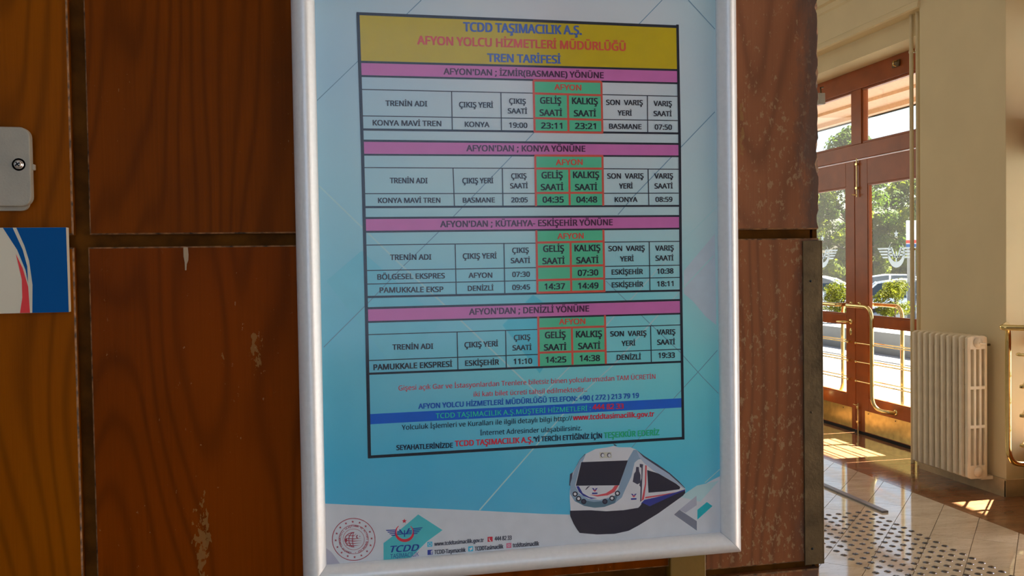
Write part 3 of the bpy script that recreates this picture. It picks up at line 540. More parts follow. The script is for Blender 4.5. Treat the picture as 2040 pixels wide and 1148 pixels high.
EMBLEMS=[
('teal',[(101.8,48),(128.9,28.2),(111.3,16.9),(90.9,-1.6),(90.2,-2.8),(62.2,-2.7),(62.6,18.7),(71.6,24.9)]),
('strip','ered',[(92.9,35.9),(94.3,34.5),(95.4,33),(96.3,31.3),(96.8,29.5),(97,27.7),(96.8,25.9),(96.3,24.2),(95.5,22.6),(94.4,21.2),(93,20),(91.4,19),(89.7,18.4),(87.8,18.1),(85.9,18.1),(84,18.4),(82.2,19),(80.5,19.9),(78.9,21.1),(77.6,22.5),(76.6,24),(75.8,25.8),(75.4,27.6),(75.3,29.4),(75.6,31.1),(76.1,32.8),(77,34.4),(78.2,35.7),(79.6,36.9)],[(92.6,35.3),(93.5,34.2),(94.3,32.9),(94.8,31.5),(95,30.1),(95.1,28.7),(94.8,27.3),(94.3,26),(93.6,24.7),(92.7,23.7),(91.6,22.8),(90.3,22.1),(88.9,21.6),(87.5,21.4),(86,21.4),(84.5,21.6),(83.1,22.1),(81.7,22.8),(80.5,23.7),(79.4,24.7),(78.5,25.9),(77.9,27.2),(77.4,28.6),(77.3,30),(77.3,31.4),(77.7,32.8),(78.2,34.1),(79,35.3),(80,36.3)]),
('navy2',[(65.2,33.2),(76.5,32.9),(76.5,31.7),(66.2,32.1)]),
('navy2',[(95.7,32.9),(106.7,33.1),(105.6,32),(95.7,31.8)]),
('navy2',[(66.9,31.2),(76.5,31),(76.4,29.8),(67.8,30.1)]),
('navy2',[(95.7,31),(105,31.2),(103.9,30.1),(95.6,29.9)]),
('navy2',[(68.9,29.1),(76.4,29.1),(76.4,27.9),(69.8,28.1)]),
('navy2',[(95.6,29.2),(103.2,29.2),(102.1,28.1),(95.6,28.1)]),
('navy2',[(70.9,27.1),(76.4,27.3),(76.4,26.1),(71.9,26.1)]),
('navy2',[(95.6,27.3),(101.1,27.3),(100,26.2),(95.6,26.2)]),
('navy2',[(77.8,31.2),(80.9,31.1),(81.2,30.1),(77.8,30.3)]),
('navy2',[(91.2,30.8),(94.3,30.7),(94.3,29.8),(90.8,29.9)]),
('navy2',[(77.8,29.6),(81.7,29.4),(82,28.4),(77.8,28.6)]),
('navy2',[(90.3,29.2),(94.2,29.1),(94.2,28.1),(90,28.3)]),
('navy2',[(77.8,27.9),(82.5,27.7),(82.8,26.7),(77.7,26.9)]),
('navy2',[(89.5,27.6),(94.2,27.4),(94.2,26.4),(89.1,26.7)]),
('navy2',[(79.9,32.7),(81.6,32.7),(84.9,27.7),(82.9,27.2)]),
('navy2',[(90.5,33.2),(92.4,33.2),(89.4,27),(87.3,27.2)]),
('navy2',[(85.5,31.5),(86.7,31.4),(86.6,23.8),(85.4,23.9)]),
('navy2',[(82.9,28.1),(89.4,27.8),(89,26.6),(83.1,26.9)]),
('ered',[(86.2,44.6),(86.8,42.6),(88.9,42.4),(87.2,41.2),(87.7,39.2),(86.1,40.5),(84.4,39.5),(84.9,41.4),(83.4,42.8),(85.4,42.7)]),
('strip','emar',[(53.7,23.6),(53.6,21.2),(53.2,18.9),(52.6,16.7),(51.7,14.6),(50.7,12.5),(49.4,10.6),(48,8.8),(46.4,7.2),(44.7,5.8),(42.8,4.5),(40.7,3.5),(38.6,2.7),(36.4,2.1),(34.1,1.7),(31.8,1.5),(29.5,1.6),(27.2,1.9),(24.9,2.5),(22.7,3.2),(20.5,4.2),(18.4,5.4),(16.5,6.7),(14.7,8.3),(13,10),(11.5,11.8),(10.1,13.8),(9,15.9),(8.1,18.1),(7.3,20.3),(6.8,22.6),(6.5,24.9),(6.5,27.3),(6.6,29.6),(7,31.9),(7.6,34.1),(8.4,36.2),(9.5,38.2),(10.7,40.1),(12.1,41.9),(13.7,43.5),(15.4,44.9),(17.3,46.2),(19.3,47.2),(21.4,48.1),(23.6,48.7),(25.8,49.1),(28.1,49.3),(30.4,49.2),(32.8,48.9),(35.1,48.4),(37.3,47.7),(39.5,46.7),(41.6,45.6),(43.5,44.2),(45.4,42.7),(47.1,41),(48.6,39.1),(50,37.2),(51.1,35.1),(52.1,32.9),(52.8,30.6),(53.4,28.3),(53.7,25.9),(53.7,23.6)],[(52.9,23.6),(52.8,21.4),(52.4,19.2),(51.8,17),(51,14.9),(50,13),(48.8,11.1),(47.4,9.4),(45.9,7.8),(44.2,6.5),(42.3,5.3),(40.4,4.2),(38.3,3.4),(36.2,2.9),(34,2.5),(31.8,2.3),(29.5,2.4),(27.3,2.7),(25.1,3.2),(22.9,4),(20.8,4.9),(18.8,6),(16.9,7.3),(15.2,8.8),(13.6,10.5),(12.1,12.3),(10.8,14.2),(9.7,16.2),(8.8,18.3),(8.1,20.5),(7.6,22.7),(7.3,25),(7.3,27.2),(7.4,29.5),(7.8,31.6),(8.4,33.8),(9.2,35.8),(10.1,37.8),(11.3,39.6),(12.7,41.3),(14.2,42.9),(15.9,44.3),(17.7,45.5),(19.6,46.5),(21.7,47.3),(23.8,47.9),(26,48.3),(28.2,48.5),(30.4,48.4),(32.7,48.1),(34.9,47.6),(37,46.9),(39.1,46),(41.2,44.9),(43.1,43.6),(44.9,42.1),(46.5,40.5),(48,38.7),(49.3,36.8),(50.4,34.7),(51.3,32.6),(52.1,30.4),(52.6,28.2),(52.8,25.9),(52.9,23.6)]),
('strip','emar',[(46.2,24.2),(46.1,22.6),(45.9,21),(45.4,19.5),(44.9,18),(44.2,16.6),(43.3,15.3),(42.3,14.1),(41.2,13),(40,12),(38.7,11.1),(37.3,10.4),(35.9,9.8),(34.4,9.4),(32.8,9.2),(31.2,9.1),(29.7,9.1),(28.1,9.3),(26.5,9.7),(25,10.2),(23.5,10.9),(22.1,11.7),(20.7,12.6),(19.5,13.6),(18.3,14.8),(17.3,16.1),(16.4,17.4),(15.6,18.9),(14.9,20.4),(14.4,21.9),(14.1,23.5),(13.9,25.1),(13.8,26.7),(13.9,28.3),(14.2,29.8),(14.6,31.4),(15.2,32.8),(15.9,34.2),(16.7,35.5),(17.7,36.7),(18.8,37.8),(20,38.8),(21.3,39.7),(22.6,40.4),(24.1,41),(25.6,41.4),(27.1,41.7),(28.7,41.8),(30.3,41.7),(31.9,41.5),(33.5,41.2),(35,40.7),(36.5,40),(37.9,39.2),(39.3,38.3),(40.5,37.3),(41.7,36.1),(42.7,34.8),(43.7,33.5),(44.5,32),(45.1,30.5),(45.6,29),(46,27.4),(46.2,25.8),(46.2,24.2)],[(45.8,24.2),(45.7,22.6),(45.4,21.1),(45,19.6),(44.4,18.2),(43.7,16.8),(42.9,15.6),(42,14.4),(40.9,13.3),(39.7,12.4),(38.5,11.5),(37.1,10.8),(35.7,10.3),(34.2,9.9),(32.7,9.6),(31.2,9.5),(29.7,9.6),(28.1,9.8),(26.6,10.1),(25.1,10.6),(23.7,11.3),(22.3,12.1),(21,13),(19.8,14),(18.7,15.1),(17.6,16.4),(16.8,17.7),(16,19.1),(15.4,20.5),(14.9,22),(14.5,23.6),(14.3,25.1),(14.3,26.7),(14.4,28.2),(14.7,29.7),(15.1,31.2),(15.6,32.6),(16.3,34),(17.1,35.2),(18,36.4),(19.1,37.5),(20.3,38.4),(21.5,39.3),(22.9,40),(24.3,40.5),(25.7,40.9),(27.2,41.2),(28.7,41.3),(30.3,41.3),(31.8,41.1),(33.4,40.7),(34.8,40.2),(36.3,39.6),(37.7,38.8),(39,37.9),(40.2,36.9),(41.3,35.8),(42.4,34.6),(43.3,33.2),(44,31.8),(44.7,30.4),(45.2,28.9),(45.5,27.3),(45.7,25.8),(45.8,24.2)]),
('strip','emar',[(41.8,24.5),(41.7,23.3),(41.5,22.2),(41.2,21.1),(40.8,20),(40.3,19),(39.7,18.1),(39,17.2),(38.2,16.4),(37.3,15.7),(36.3,15),(35.3,14.5),(34.3,14.1),(33.2,13.8),(32,13.6),(30.9,13.5),(29.7,13.6),(28.6,13.7),(27.4,14),(26.3,14.3),(25.3,14.8),(24.2,15.4),(23.2,16.1),(22.3,16.9),(21.5,17.7),(20.7,18.6),(20.1,19.6),(19.5,20.7),(19,21.8),(18.7,22.9),(18.4,24),(18.3,25.2),(18.2,26.4),(18.3,27.5),(18.5,28.6),(18.8,29.8),(19.2,30.8),(19.7,31.8),(20.3,32.8),(21,33.7),(21.8,34.5),(22.7,35.2),(23.6,35.8),(24.6,36.3),(25.7,36.7),(26.8,37),(27.9,37.2),(29.1,37.3),(30.2,37.3),(31.4,37.2),(32.5,36.9),(33.6,36.5),(34.7,36.1),(35.7,35.5),(36.7,34.8),(37.6,34),(38.5,33.2),(39.2,32.3),(39.9,31.3),(40.5,30.2),(41,29.1),(41.3,28),(41.6,26.8),(41.8,25.7),(41.8,24.5)],[(41.4,24.5),(41.3,23.4),(41.1,22.3),(40.8,21.2),(40.4,20.2),(39.9,19.2),(39.3,18.3),(38.6,17.5),(37.9,16.7),(37,16),(36.1,15.4),(35.1,14.9),(34.1,14.5),(33.1,14.2),(32,14),(30.9,13.9),(29.7,14),(28.6,14.1),(27.5,14.4),(26.5,14.7),(25.4,15.2),(24.4,15.8),(23.5,16.4),(22.6,17.1),(21.8,18),(21,18.9),(20.4,19.8),(19.9,20.8),(19.4,21.9),(19,23),(18.8,24.1),(18.7,25.2),(18.6,26.3),(18.7,27.4),(18.9,28.5),(19.2,29.6),(19.6,30.6),(20.1,31.6),(20.7,32.5),(21.3,33.4),(22.1,34.2),(22.9,34.8),(23.9,35.4),(24.8,36),(25.8,36.4),(26.9,36.7),(28,36.8),(29.1,36.9),(30.2,36.9),(31.3,36.8),(32.4,36.5),(33.5,36.1),(34.5,35.7),(35.5,35.1),(36.5,34.5),(37.4,33.7),(38.2,32.9),(38.9,32),(39.6,31.1),(40.1,30.1),(40.6,29),(41,27.9),(41.2,26.8),(41.4,25.7),(41.4,24.5)]),
('emar',[(29.4,46.8),(29.7,45.7),(30.8,45.6),(30,44.9),(30.2,43.9),(29.3,44.5),(28.4,44),(28.7,45),(27.9,45.8),(29,45.8)]),
('emar',[(36.9,45.1),(37.3,44),(38.4,43.9),(37.5,43.3),(37.8,42.2),(36.9,42.9),(35.9,42.3),(36.3,43.4),(35.4,44.1),(36.5,44.1)]),
('emar',[(43.4,40.7),(43.8,39.6),(44.9,39.5),(44,38.8),(44.3,37.7),(43.4,38.4),(42.4,37.9),(42.8,38.9),(41.9,39.7),(43,39.7)]),
('emar',[(47.9,34.1),(48.2,33.1),(49.3,32.9),(48.5,32.3),(48.7,31.2),(47.8,31.9),(46.9,31.4),(47.2,32.4),(46.4,33.2),(47.5,33.1)]),
('emar',[(49.6,26.5),(50,25.4),(51.1,25.3),(50.2,24.7),(50.5,23.6),(49.6,24.3),(48.7,23.7),(49,24.8),(48.1,25.5),(49.2,25.5)]),
('emar',[(48.4,19),(48.7,17.9),(49.8,17.7),(49,17.1),(49.2,16),(48.3,16.7),(47.4,16.2),(47.7,17.2),(46.9,18),(48,17.9)]),
('emar',[(44.3,12.6),(44.7,11.6),(45.8,11.4),(44.9,10.8),(45.2,9.7),(44.3,10.4),(43.4,9.8),(43.7,10.9),(42.8,11.7),(43.9,11.6)]),
('emar',[(38.1,8.5),(38.4,7.4),(39.5,7.3),(38.7,6.7),(38.9,5.6),(38,6.3),(37.1,5.7),(37.4,6.8),(36.6,7.5),(37.7,7.5)]),
('emar',[(30.6,7.2),(31,6.2),(32.1,6),(31.2,5.4),(31.5,4.3),(30.6,5),(29.7,4.4),(30,5.5),(29.2,6.3),(30.2,6.2)]),
('emar',[(23.1,8.9),(23.5,7.9),(24.6,7.7),(23.7,7.1),(24,6),(23.1,6.7),(22.2,6.2),(22.5,7.2),(21.6,8),(22.7,7.9)]),
('emar',[(16.7,13.4),(17,12.3),(18.1,12.2),(17.2,11.6),(17.5,10.5),(16.6,11.2),(15.7,10.6),(16,11.7),(15.2,12.4),(16.3,12.4)]),
('emar',[(12.3,19.9),(12.6,18.9),(13.7,18.7),(12.8,18.1),(13.1,17),(12.2,17.7),(11.3,17.2),(11.6,18.2),(10.8,19),(11.9,18.9)]),
('emar',[(10.5,27.5),(10.9,26.4),(12,26.3),(11.1,25.7),(11.4,24.6),(10.5,25.3),(9.6,24.7),(9.9,25.8),(9.1,26.5),(10.1,26.5)]),
('emar',[(11.8,35),(12.1,33.9),(13.2,33.8),(12.4,33.2),(12.6,32.1),(11.7,32.8),(10.8,32.2),(11.1,33.3),(10.3,34),(11.4,34)]),
('emar',[(15.8,41.3),(16.1,40.2),(17.2,40.1),(16.4,39.5),(16.6,38.4),(15.7,39.1),(14.8,38.5),(15.1,39.6),(14.3,40.3),(15.4,40.3)]),
('emar',[(22,45.4),(22.3,44.4),(23.4,44.2),(22.5,43.6),(22.8,42.5),(21.9,43.2),(21,42.6),(21.3,43.7),(20.5,44.4),(21.6,44.4)]),
('strip','emar',[(30.5,16.5),(28.4,16.8),(26.4,17.5),(24.6,18.4),(23,19.6),(21.7,21),(20.7,22.5),(20.1,24.2),(19.9,25.9),(20.2,27.5),(20.8,29.1),(21.8,30.5),(23.2,31.7),(24.8,32.6),(26.7,33.3),(28.7,33.6),(30.8,33.6)],[(30.5,17.3),(28.6,17.6),(26.7,18.2),(25,19),(23.6,20.1),(22.4,21.4),(21.5,22.8),(21,24.3),(20.8,25.8),(21,27.3),(21.6,28.7),(22.6,30),(23.8,31),(25.3,31.9),(27,32.5),(28.9,32.8),(30.8,32.8)]),
('strip','emar',[(30.5,16.5),(29.2,16.7),(28,17.3),(27,18.2),(26,19.3),(25.3,20.7),(24.7,22.2),(24.4,23.9),(24.3,25.5),(24.4,27.2),(24.8,28.8),(25.4,30.2),(26.3,31.4),(27.2,32.4),(28.4,33.1),(29.6,33.5),(30.8,33.6)],[(30.5,17.3),(29.4,17.5),(28.4,18.1),(27.5,18.8),(26.7,19.9),(26,21.1),(25.5,22.5),(25.2,24),(25.2,25.5),(25.3,27),(25.6,28.4),(26.2,29.7),(26.9,30.8),(27.7,31.7),(28.7,32.3),(29.7,32.7),(30.8,32.8)]),
('strip','emar',[(30.5,16.5),(30,16.7),(29.6,17.2),(29.2,18),(28.9,19.1),(28.6,20.4),(28.4,21.9),(28.3,23.5),(28.3,25.2),(28.4,26.9),(28.5,28.5),(28.8,29.9),(29.1,31.2),(29.5,32.3),(29.9,33),(30.3,33.5),(30.8,33.6)],[(30.5,17.3),(30.2,17.5),(29.9,17.9),(29.7,18.7),(29.5,19.6),(29.3,20.8),(29.2,22.2),(29.2,23.6),(29.2,25.2),(29.2,26.7),(29.3,28.1),(29.5,29.4),(29.7,30.6),(29.9,31.5),(30.2,32.2),(30.5,32.6),(30.8,32.8)]),
('emar',[(19.9,25.5),(22.3,27.7),(23.3,24.9),(22.2,22.6)]),
('emar',[(23.7,30.7),(30.4,29.8),(33.8,32.3),(30.4,29),(23.7,30)]),
('emar',[(21.6,27.5),(30.3,26.4),(38.7,26.1),(30.3,25.5),(21.6,26.8)]),
('emar',[(21.6,25.1),(30.3,24),(39.3,23.3),(30.3,23.1),(21.6,24.4)]),
('emar',[(21.5,22.3),(30.2,21.2),(38.6,20.9),(30.2,20.4),(21.5,21.6)]),
('emar',[(21.5,19.9),(30.2,18.8),(37.2,18.4),(30.2,18),(21.5,19.3)]),
('emar',[(34.1,30.3),(32.7,29),(32.7,27.3),(34,25.8),(35.4,26),(34,27.2),(33.7,28.7),(34.8,29.7)]),
('emar',[(36.8,29.2),(37,28.6),(37.5,28.5),(37.1,28.2),(37.2,27.6),(36.7,28),(36.3,27.7),(36.4,28.3),(36,28.6),(36.6,28.6)])]
ICONS=[
('icblue',[(111.4,16.2),(117.1,16.2),(117,10.5),(111.3,10.6)]),
('icnavy',[(111.5,7),(117.1,7),(117,1.3),(111.4,1.4)]),
('icred',[(180.3,16.5),(186.1,16.4),(186.1,10.7),(180.2,10.8)]),
('icblue',[(157.8,7.3),(163.5,7.3),(163.4,1.5),(157.7,1.6)]),
('icpink',[(202,7.5),(207.9,7.5),(207.8,1.7),(201.9,1.8)]),
('paper',[(181.9,15.5),(182.7,15.1),(182.5,13.4),(184.1,11.8),(184.7,11.2),(183.3,11.2),(181.8,12.8)]),
('paper',[(158.8,5.5),(160.3,5),(161.4,6.1),(162.6,5.8),(162.3,3.8),(160.5,2.5),(158.8,2.9),(159.9,3.5)]),
('strip','paper',[(116.1,13.2),(115.8,12.3),(115.1,11.6),(114.2,11.4),(113.2,11.8),(112.5,12.5),(112.3,13.5),(112.5,14.5),(113.3,15.1),(114.2,15.3),(115.2,15),(115.9,14.2),(116.1,13.2)],[(115.6,13.3),(115.4,12.6),(114.9,12.1),(114.2,12),(113.5,12.2),(113,12.8),(112.8,13.5),(113,14.2),(113.5,14.7),(114.2,14.8),(114.9,14.6),(115.4,14),(115.6,13.3)]),
('strip','paper',[(206.4,4.5),(206.2,3.8),(205.7,3.3),(204.9,3.1),(204.1,3.4),(203.6,4),(203.4,4.8),(203.6,5.5),(204.2,6),(204.9,6.1),(205.7,5.9),(206.3,5.3),(206.4,4.5)],[(205.9,4.6),(205.8,4.1),(205.4,3.7),(204.9,3.7),(204.4,3.8),(204.1,4.2),(203.9,4.7),(204.1,5.2),(204.4,5.5),(204.9,5.6),(205.4,5.5),(205.8,5.1),(205.9,4.6)])]
RING=(29.98,25.43,14.03)
GRIDX=[-9, 122, 249, 383, 472]
GRIDZ=[660, 541, 456, 371, 285, 199, 112, 54, -33]
SIGN=[
('sblue',[(-317.7,1595.5),(-308.6,1595.4),(-299.8,1572.9),(-296,1555.9),(-295.6,1539),(-297.8,1552.2),(-305,1572.9)]),
('sblue',[(-305.2,1595.4),(-258.4,1596),(-258,1508.3),(-292.6,1508.4),(-291.6,1537),(-294.1,1561.5),(-298,1576.6)]),
('sred',[(-306.4,1569.2),(-300.3,1554.1),(-295.7,1535.2),(-294.7,1508.5),(-304.1,1508.5),(-301.5,1524.1),(-301.5,1542.9)])]
# ================================================================ STRUCTURE
YW = 1.006                                   # front face of the panels
# --- wooden partition that carries the poster
wall_b = MB().box(-3.2, 0.592, YW + 0.010, YW + 0.085, 0.0, 2.6).build('wall_back', M_GROOVE, kind='structure')
def panel(x0, x1, z0, z1, mat, wear=0.0, jit_right=0.0):
    bm = bmesh.new(); c = 0.0016; nz = max(2, int((z1 - z0) / 0.008)) if jit_right else 1
    zs = [z0 + (z1 - z0) * k / nz for k in range(nz + 1)]
    rnd = random.Random(int((x0 + z0) * 1000))
    def col_(x, y, jit=0.0, cz=0.0):
        out = []
        for k, z in enumerate(zs):
            zz = z + (cz if k == 0 else (-cz if k == nz else 0)); out.append(bm.verts.new((x - (rnd.random() ** 2) * jit, y, zz)))
        return out
    a = col_(x0, YW + 0.012); b = col_(x0, YW + c); cc = col_(x0 + c, YW, 0, c); d = col_(x1 - c, YW, jit_right, c); e = col_(x1, YW + c, jit_right); f = col_(x1, YW + 0.012, jit_right * .4)
    seqs = [(a, b, 0), (b, cc, 1), (cc, d, 0), (d, e, 1), (e, f, 0)]
    for p, q, mi in seqs:
        for k in range(nz):
            fc = bm.faces.new((p[k], p[k + 1], q[k + 1], q[k])); fc.material_index = mi
    for k in (0, nz):
        fc = bm.faces.new((b[k], cc[k], d[k], e[k])); fc.material_index = 1
        fc = bm.faces.new((a[k], b[k], e[k], f[k])); fc.material_index = 0
    bmesh.ops.recalc_face_normals(bm, faces=bm.faces)
    me = bpy.data.meshes.new('panel'); bm.to_mesh(me); bm.free(); me.materials.append(mat); me.materials.append(M_WORN)
    o = bpy.data.objects.new('panel', me); link(o, wall_b); return o
for x0 in (-0.98, -1.71, -2.44):
    for z0, z1 in ((1.588, 2.58), (1.185, 1.575), (0.12, 1.172)): panel(x0, x0 + 0.716, z0, z1, M_W1)
panel(-0.2385, 0.398, 1.588, 2.58, M_W2); panel(-0.2405, 0.398, 1.185, 1.575, M_W3); panel(-0.2405, 0.398, 0.12, 1.172, M_W6)
for o in [c for c in wall_b.children if c.data.vertices[0].co.x < -0.9 and c.data.vertices[0].co.x > -1]:
    o.location.x = 0.010
panel(0.444, 0.600, 1.588, 2.58, M_W4, jit_right=0.0055); panel(0.444, 0.599, 1.176, 1.577, M_W5, jit_right=0.001); panel(0.444, 0.597, 0.12, 1.166, M_W5, jit_right=0.002)
b = MB().box(0.398, 0.4435, YW - 0.004, YW + 0.012, 0.12, 1.9).build('cover_strip', M_BATTEN, wall_b, bevel=0.0015)
tag(b, 'yellow-varnished wooden strip below the poster frame')
MB().box(0.596, 0.602, YW + 0.011, YW + 0.09, 0.0, 2.6).build('end_board', M_GROOVE, wall_b)
# --- floor
floor = MB().box(-4.9, 4.9, -4.9, 12.2, -0.30, -0.012).build('floor', M_CAULK, kind='structure')
def clip(poly, ax, v, keep_less):
    out = []
    for i in range(len(poly)):
        a, b2 = poly[i], poly[(i + 1) % len(poly)]
        ia = (a[ax] <= v) == keep_less; ib = (b2[ax] <= v) == keep_less
        if ia: out.append(a)
        if ia != ib:
            t = (v - a[ax]) / (b2[ax] - a[ax]); out.append((a[0] + (b2[0] - a[0]) * t, a[1] + (b2[1] - a[1]) * t))
    return out
XB = 3.79                                     # border between cream and brown stone
ang = R(47); ux, uy = math.cos(ang), math.sin(ang)
rt = random.Random(3)
def pt(s, t): return (s * ux - t * uy, 3.92 + s * uy + t * ux)     # s along the strip, t across
wd = 0.2120; g = 0.0015; ln_ = 0.44
for k in range(-19, 14):
    t0 = k * wd + 0.0395 - 0.2120; off = rt.random() * ln_
    for j in range(-3, 22):
        s0 = j * ln_ + off - 1.0
        poly = [pt(s0 + g, t0 + g), pt(s0 + ln_ - g, t0 + g), pt(s0 + ln_ - g, t0 + wd - g), pt(s0 + g, t0 + wd - g)]
        for ax, v, kl in ((0, XB - 0.002, True), (0, 1.9, False), (1, 8.6, True), (1, 3.2, False)):
            if poly: poly = clip(poly, ax, v, kl)
        if len(poly) < 3: continue
        cx_ = sum(p[0] for p in poly) / len(poly); cy_ = sum(p[1] for p in poly) / len(poly)
        mb = MB().prism([(p[0] - cx_, p[1] - cy_) for p in poly], lambda x, y: (x, y, 0), lambda x, y: (x, y, -0.014)); mb.build('tile', M_MARBLE, floor, loc=(cx_, cy_, 0))
o = MB().box(-4.8, 1.9, -4.8, 12.1, -0.014, -0.001).box(1.9, XB - .002, -4.8, 3.2, -0.014, -0.001).box(1.9, XB - .002, 8.6, 12.1, -0.014, -0.001).build('paving_beyond', M_MARBLE, floor)
tile_me = None
for i in range(3):
    xa = XB + i * 0.285; wdt = 0.285 if i < 2 else 0.27
    for j in range(-1, 18):
        ya = 3.44 + j * 0.30 + (0.0 if i != 1 else 0.15)
        MB().box(0.001, wdt - 0.001, 0.001, 0.299, -0.014, 0).build('tile', M_BROWN, floor, loc=(xa, ya, 0))
MB().box(XB, 4.63, -4.8, 3.13, -0.014, -0.0006).box(XB, 4.63, 8.84, 12.1, -0.014, -0.0006).build('paving_border', M_BROWN, floor)
# studs of the tactile strip
sm = MB().lathe([(0.0, 0.0045), (0.009, 0.0044), (0.013, 0.0036), (0.0155, 0.002)], n=14).lathe([(0.0155, 0.002), (0.0185, 0.0)], n=14, mi=1).mesh('stud', [M_STUD, M_STUDRIM])
for i in range(10):
    for j in range(24):
        yy = 4.903 - j * 0.0693; xx = 3.237 - i * 0.0668
        if yy < 3.62 + (3.24 - xx) * 0.9 - 0.55: continue
        o = bpy.data.objects.new('stud', sm); link(o, floor); o.location = (xx, yy, 0.0)
# --- ceiling, outer walls of the hall
MB().box(-4.9, 4.9, -4.9, 12.2, 4.40, 4.6).build('ceiling', M_CEIL, kind='structure')
MB().box(-4.9, -4.75, -4.9, 12.2, -0.01, 4.4).build('wall_left', M_WHITEWALL, kind='structure')
wf = MB().box(-4.9, 4.9, -5.05, -4.9, -0.01, 4.4).build('wall_front', M_WHITEWALL, kind='structure')
MB().box(-4.9, 4.9, 12.05, 12.2, -0.01, 4.4).build('wall_far', M_PLASTER, kind='structure')
# wall with the doors: bays (y0, y1) are open from the floor to z = 3.22
XI, XO = 4.38, 4.86
mb = MB(); bays = [(6.02, 8.40), (3.86, 5.16), (-1.9, 1.3)]
mb.box(XI, XO, -4.9, 12.1, 3.22, 4.4)
piers = [(8.40, 12.1), (1.3, 3.86), (-4.9, -1.9)]
for a, b2 in piers: mb.box(XI, XO, a, b2, -0.01, 3.22)
mb.box(4.60, XO, 5.10, 6.10, -0.01, 3.22)
wr = mb.build('wall_right', M_PLASTER, kind='structure')
MB().box(4.285, 4.60, 4.985, 5.83, -0.01, 4.4).build('wall_pier', M_PLASTER, kind='structure', bevel=0.004)
MB().box(4.285, 4.60, 2.60, 3.84, -0.01, 4.4).build('wall_pier', M_PLASTER, kind='structure', bevel=0.004)
# cornice beam with its mouldings
def yprism(poly, y0, y1, name, mat, **k): return MB().prism(poly, lambda x, z: (x, y0, z), lambda x, z: (x, y1, z)).build(name, mat, **k)
yprism([(4.275, 3.375), (4.38, 3.375), (4.38, 4.4), (4.10, 4.4), (4.10, 4.02), (4.17, 3.98), (4.17, 3.90), (4.235, 3.80), (4.235, 3.745), (4.268, 3.735), (4.268, 3.69), (4.283, 3.675), (4.283, 3.44), (4.270, 3.43), (4.262, 3.40), (4.262, 3.383)], 5.82, 12.0, 'trim_1', M_PLASTER2, kind='structure')
yprism([(4.283, 3.375), (4.38, 3.375), (4.38, 4.4), (4.10, 4.4), (4.10, 4.02), (4.17, 3.98), (4.17, 3.90), (4.235, 3.80), (4.235, 3.745), (4.268, 3.735), (4.268, 3.69), (4.283, 3.675)], 3.84, 4.99, 'trim_2', M_PLASTER2, kind='structure')
# skirting
yprism([(4.270, 0), (4.286, 0), (4.286, 0.113), (4.276, 0.113), (4.270, 0.105)], 4.972, 5.83, 'baseboard_right', M_SKIRT, kind='structure')
MB().box(4.270, 4.58, 4.970, 4.984, 0, 0.113).build('baseboard_pier', M_SKIRT, kind='structure', bevel=0.002)

# --- door joinery
def frame_set(y0, y1, ym, n):
    """fixed frame with a transom window above a pair of leaves; returns the structure object"""
    X0, X1 = 4.625, 4.70
    o = empty('trim_%d' % n, (0, 0, 0), kind='structure')
    for nm, q in (('jamb', (X0, X1, y0, y0 + 0.10, 0, 3.22)), ('jamb', (X0, X1, y1 - 0.10, y1, 0, 3.22)), ('head', (X0, X1, y0 + 0.1, y1 - 0.1, 3.045, 3.22)),
                  ('transom_bar', (X0, X1, y0 + 0.1, y1 - 0.1, 2.435, 2.565)), ('mullion', (X0 + .004, X1, ym - 0.075, ym + 0.075, 2.565, 3.045))):
        MB().box(*q).build(nm, M_MAHO, o, bevel=0.004)
    wo_ = empty('window_%d' % (n - 2), (4.66, ym, 2.565), kind='structure')
    for a, b2 in ((y0 + 0.10, ym - 0.075), (ym + 0.075, y1 - 0.10)):
        f = MB()
        x0, x1 = -0.022, 0.02; za, zb = 0.0, 0.48; t = 0.018
        a2, b3 = a - ym, b2 - ym
        o_ = [(x, y, z) for x in (x0, x1) for y, z in ((a2, za), (b3, za), (b3, zb), (a2, zb))]; i_ = [(x, y, z) for x in (x0, x1) for y, z in ((a2 + t, za + t), (b3 - t, za + t), (b3 - t, zb - t), (a2 + t, zb - t))]
        fq = []
        for k in range(4):
            q = (k + 1) % 4; fq += [(k, q, 8 + q, 8 + k), (4 + k, 12 + k, 12 + q, 4 + q), (k, 4 + k, 4 + q, q), (8 + k, 8 + q, 12 + q, 12 + k)]
        f.add(o_ + i_, fq); fo = f.build('sash', M_MAHO, wo_, bevel=0.003)
        MB().box(-0.002, 0.002, a2 + t - .004, b3 - t + .004, za + t - .004, zb - t + .004).build('pane', M_GLASS, fo)
    return o
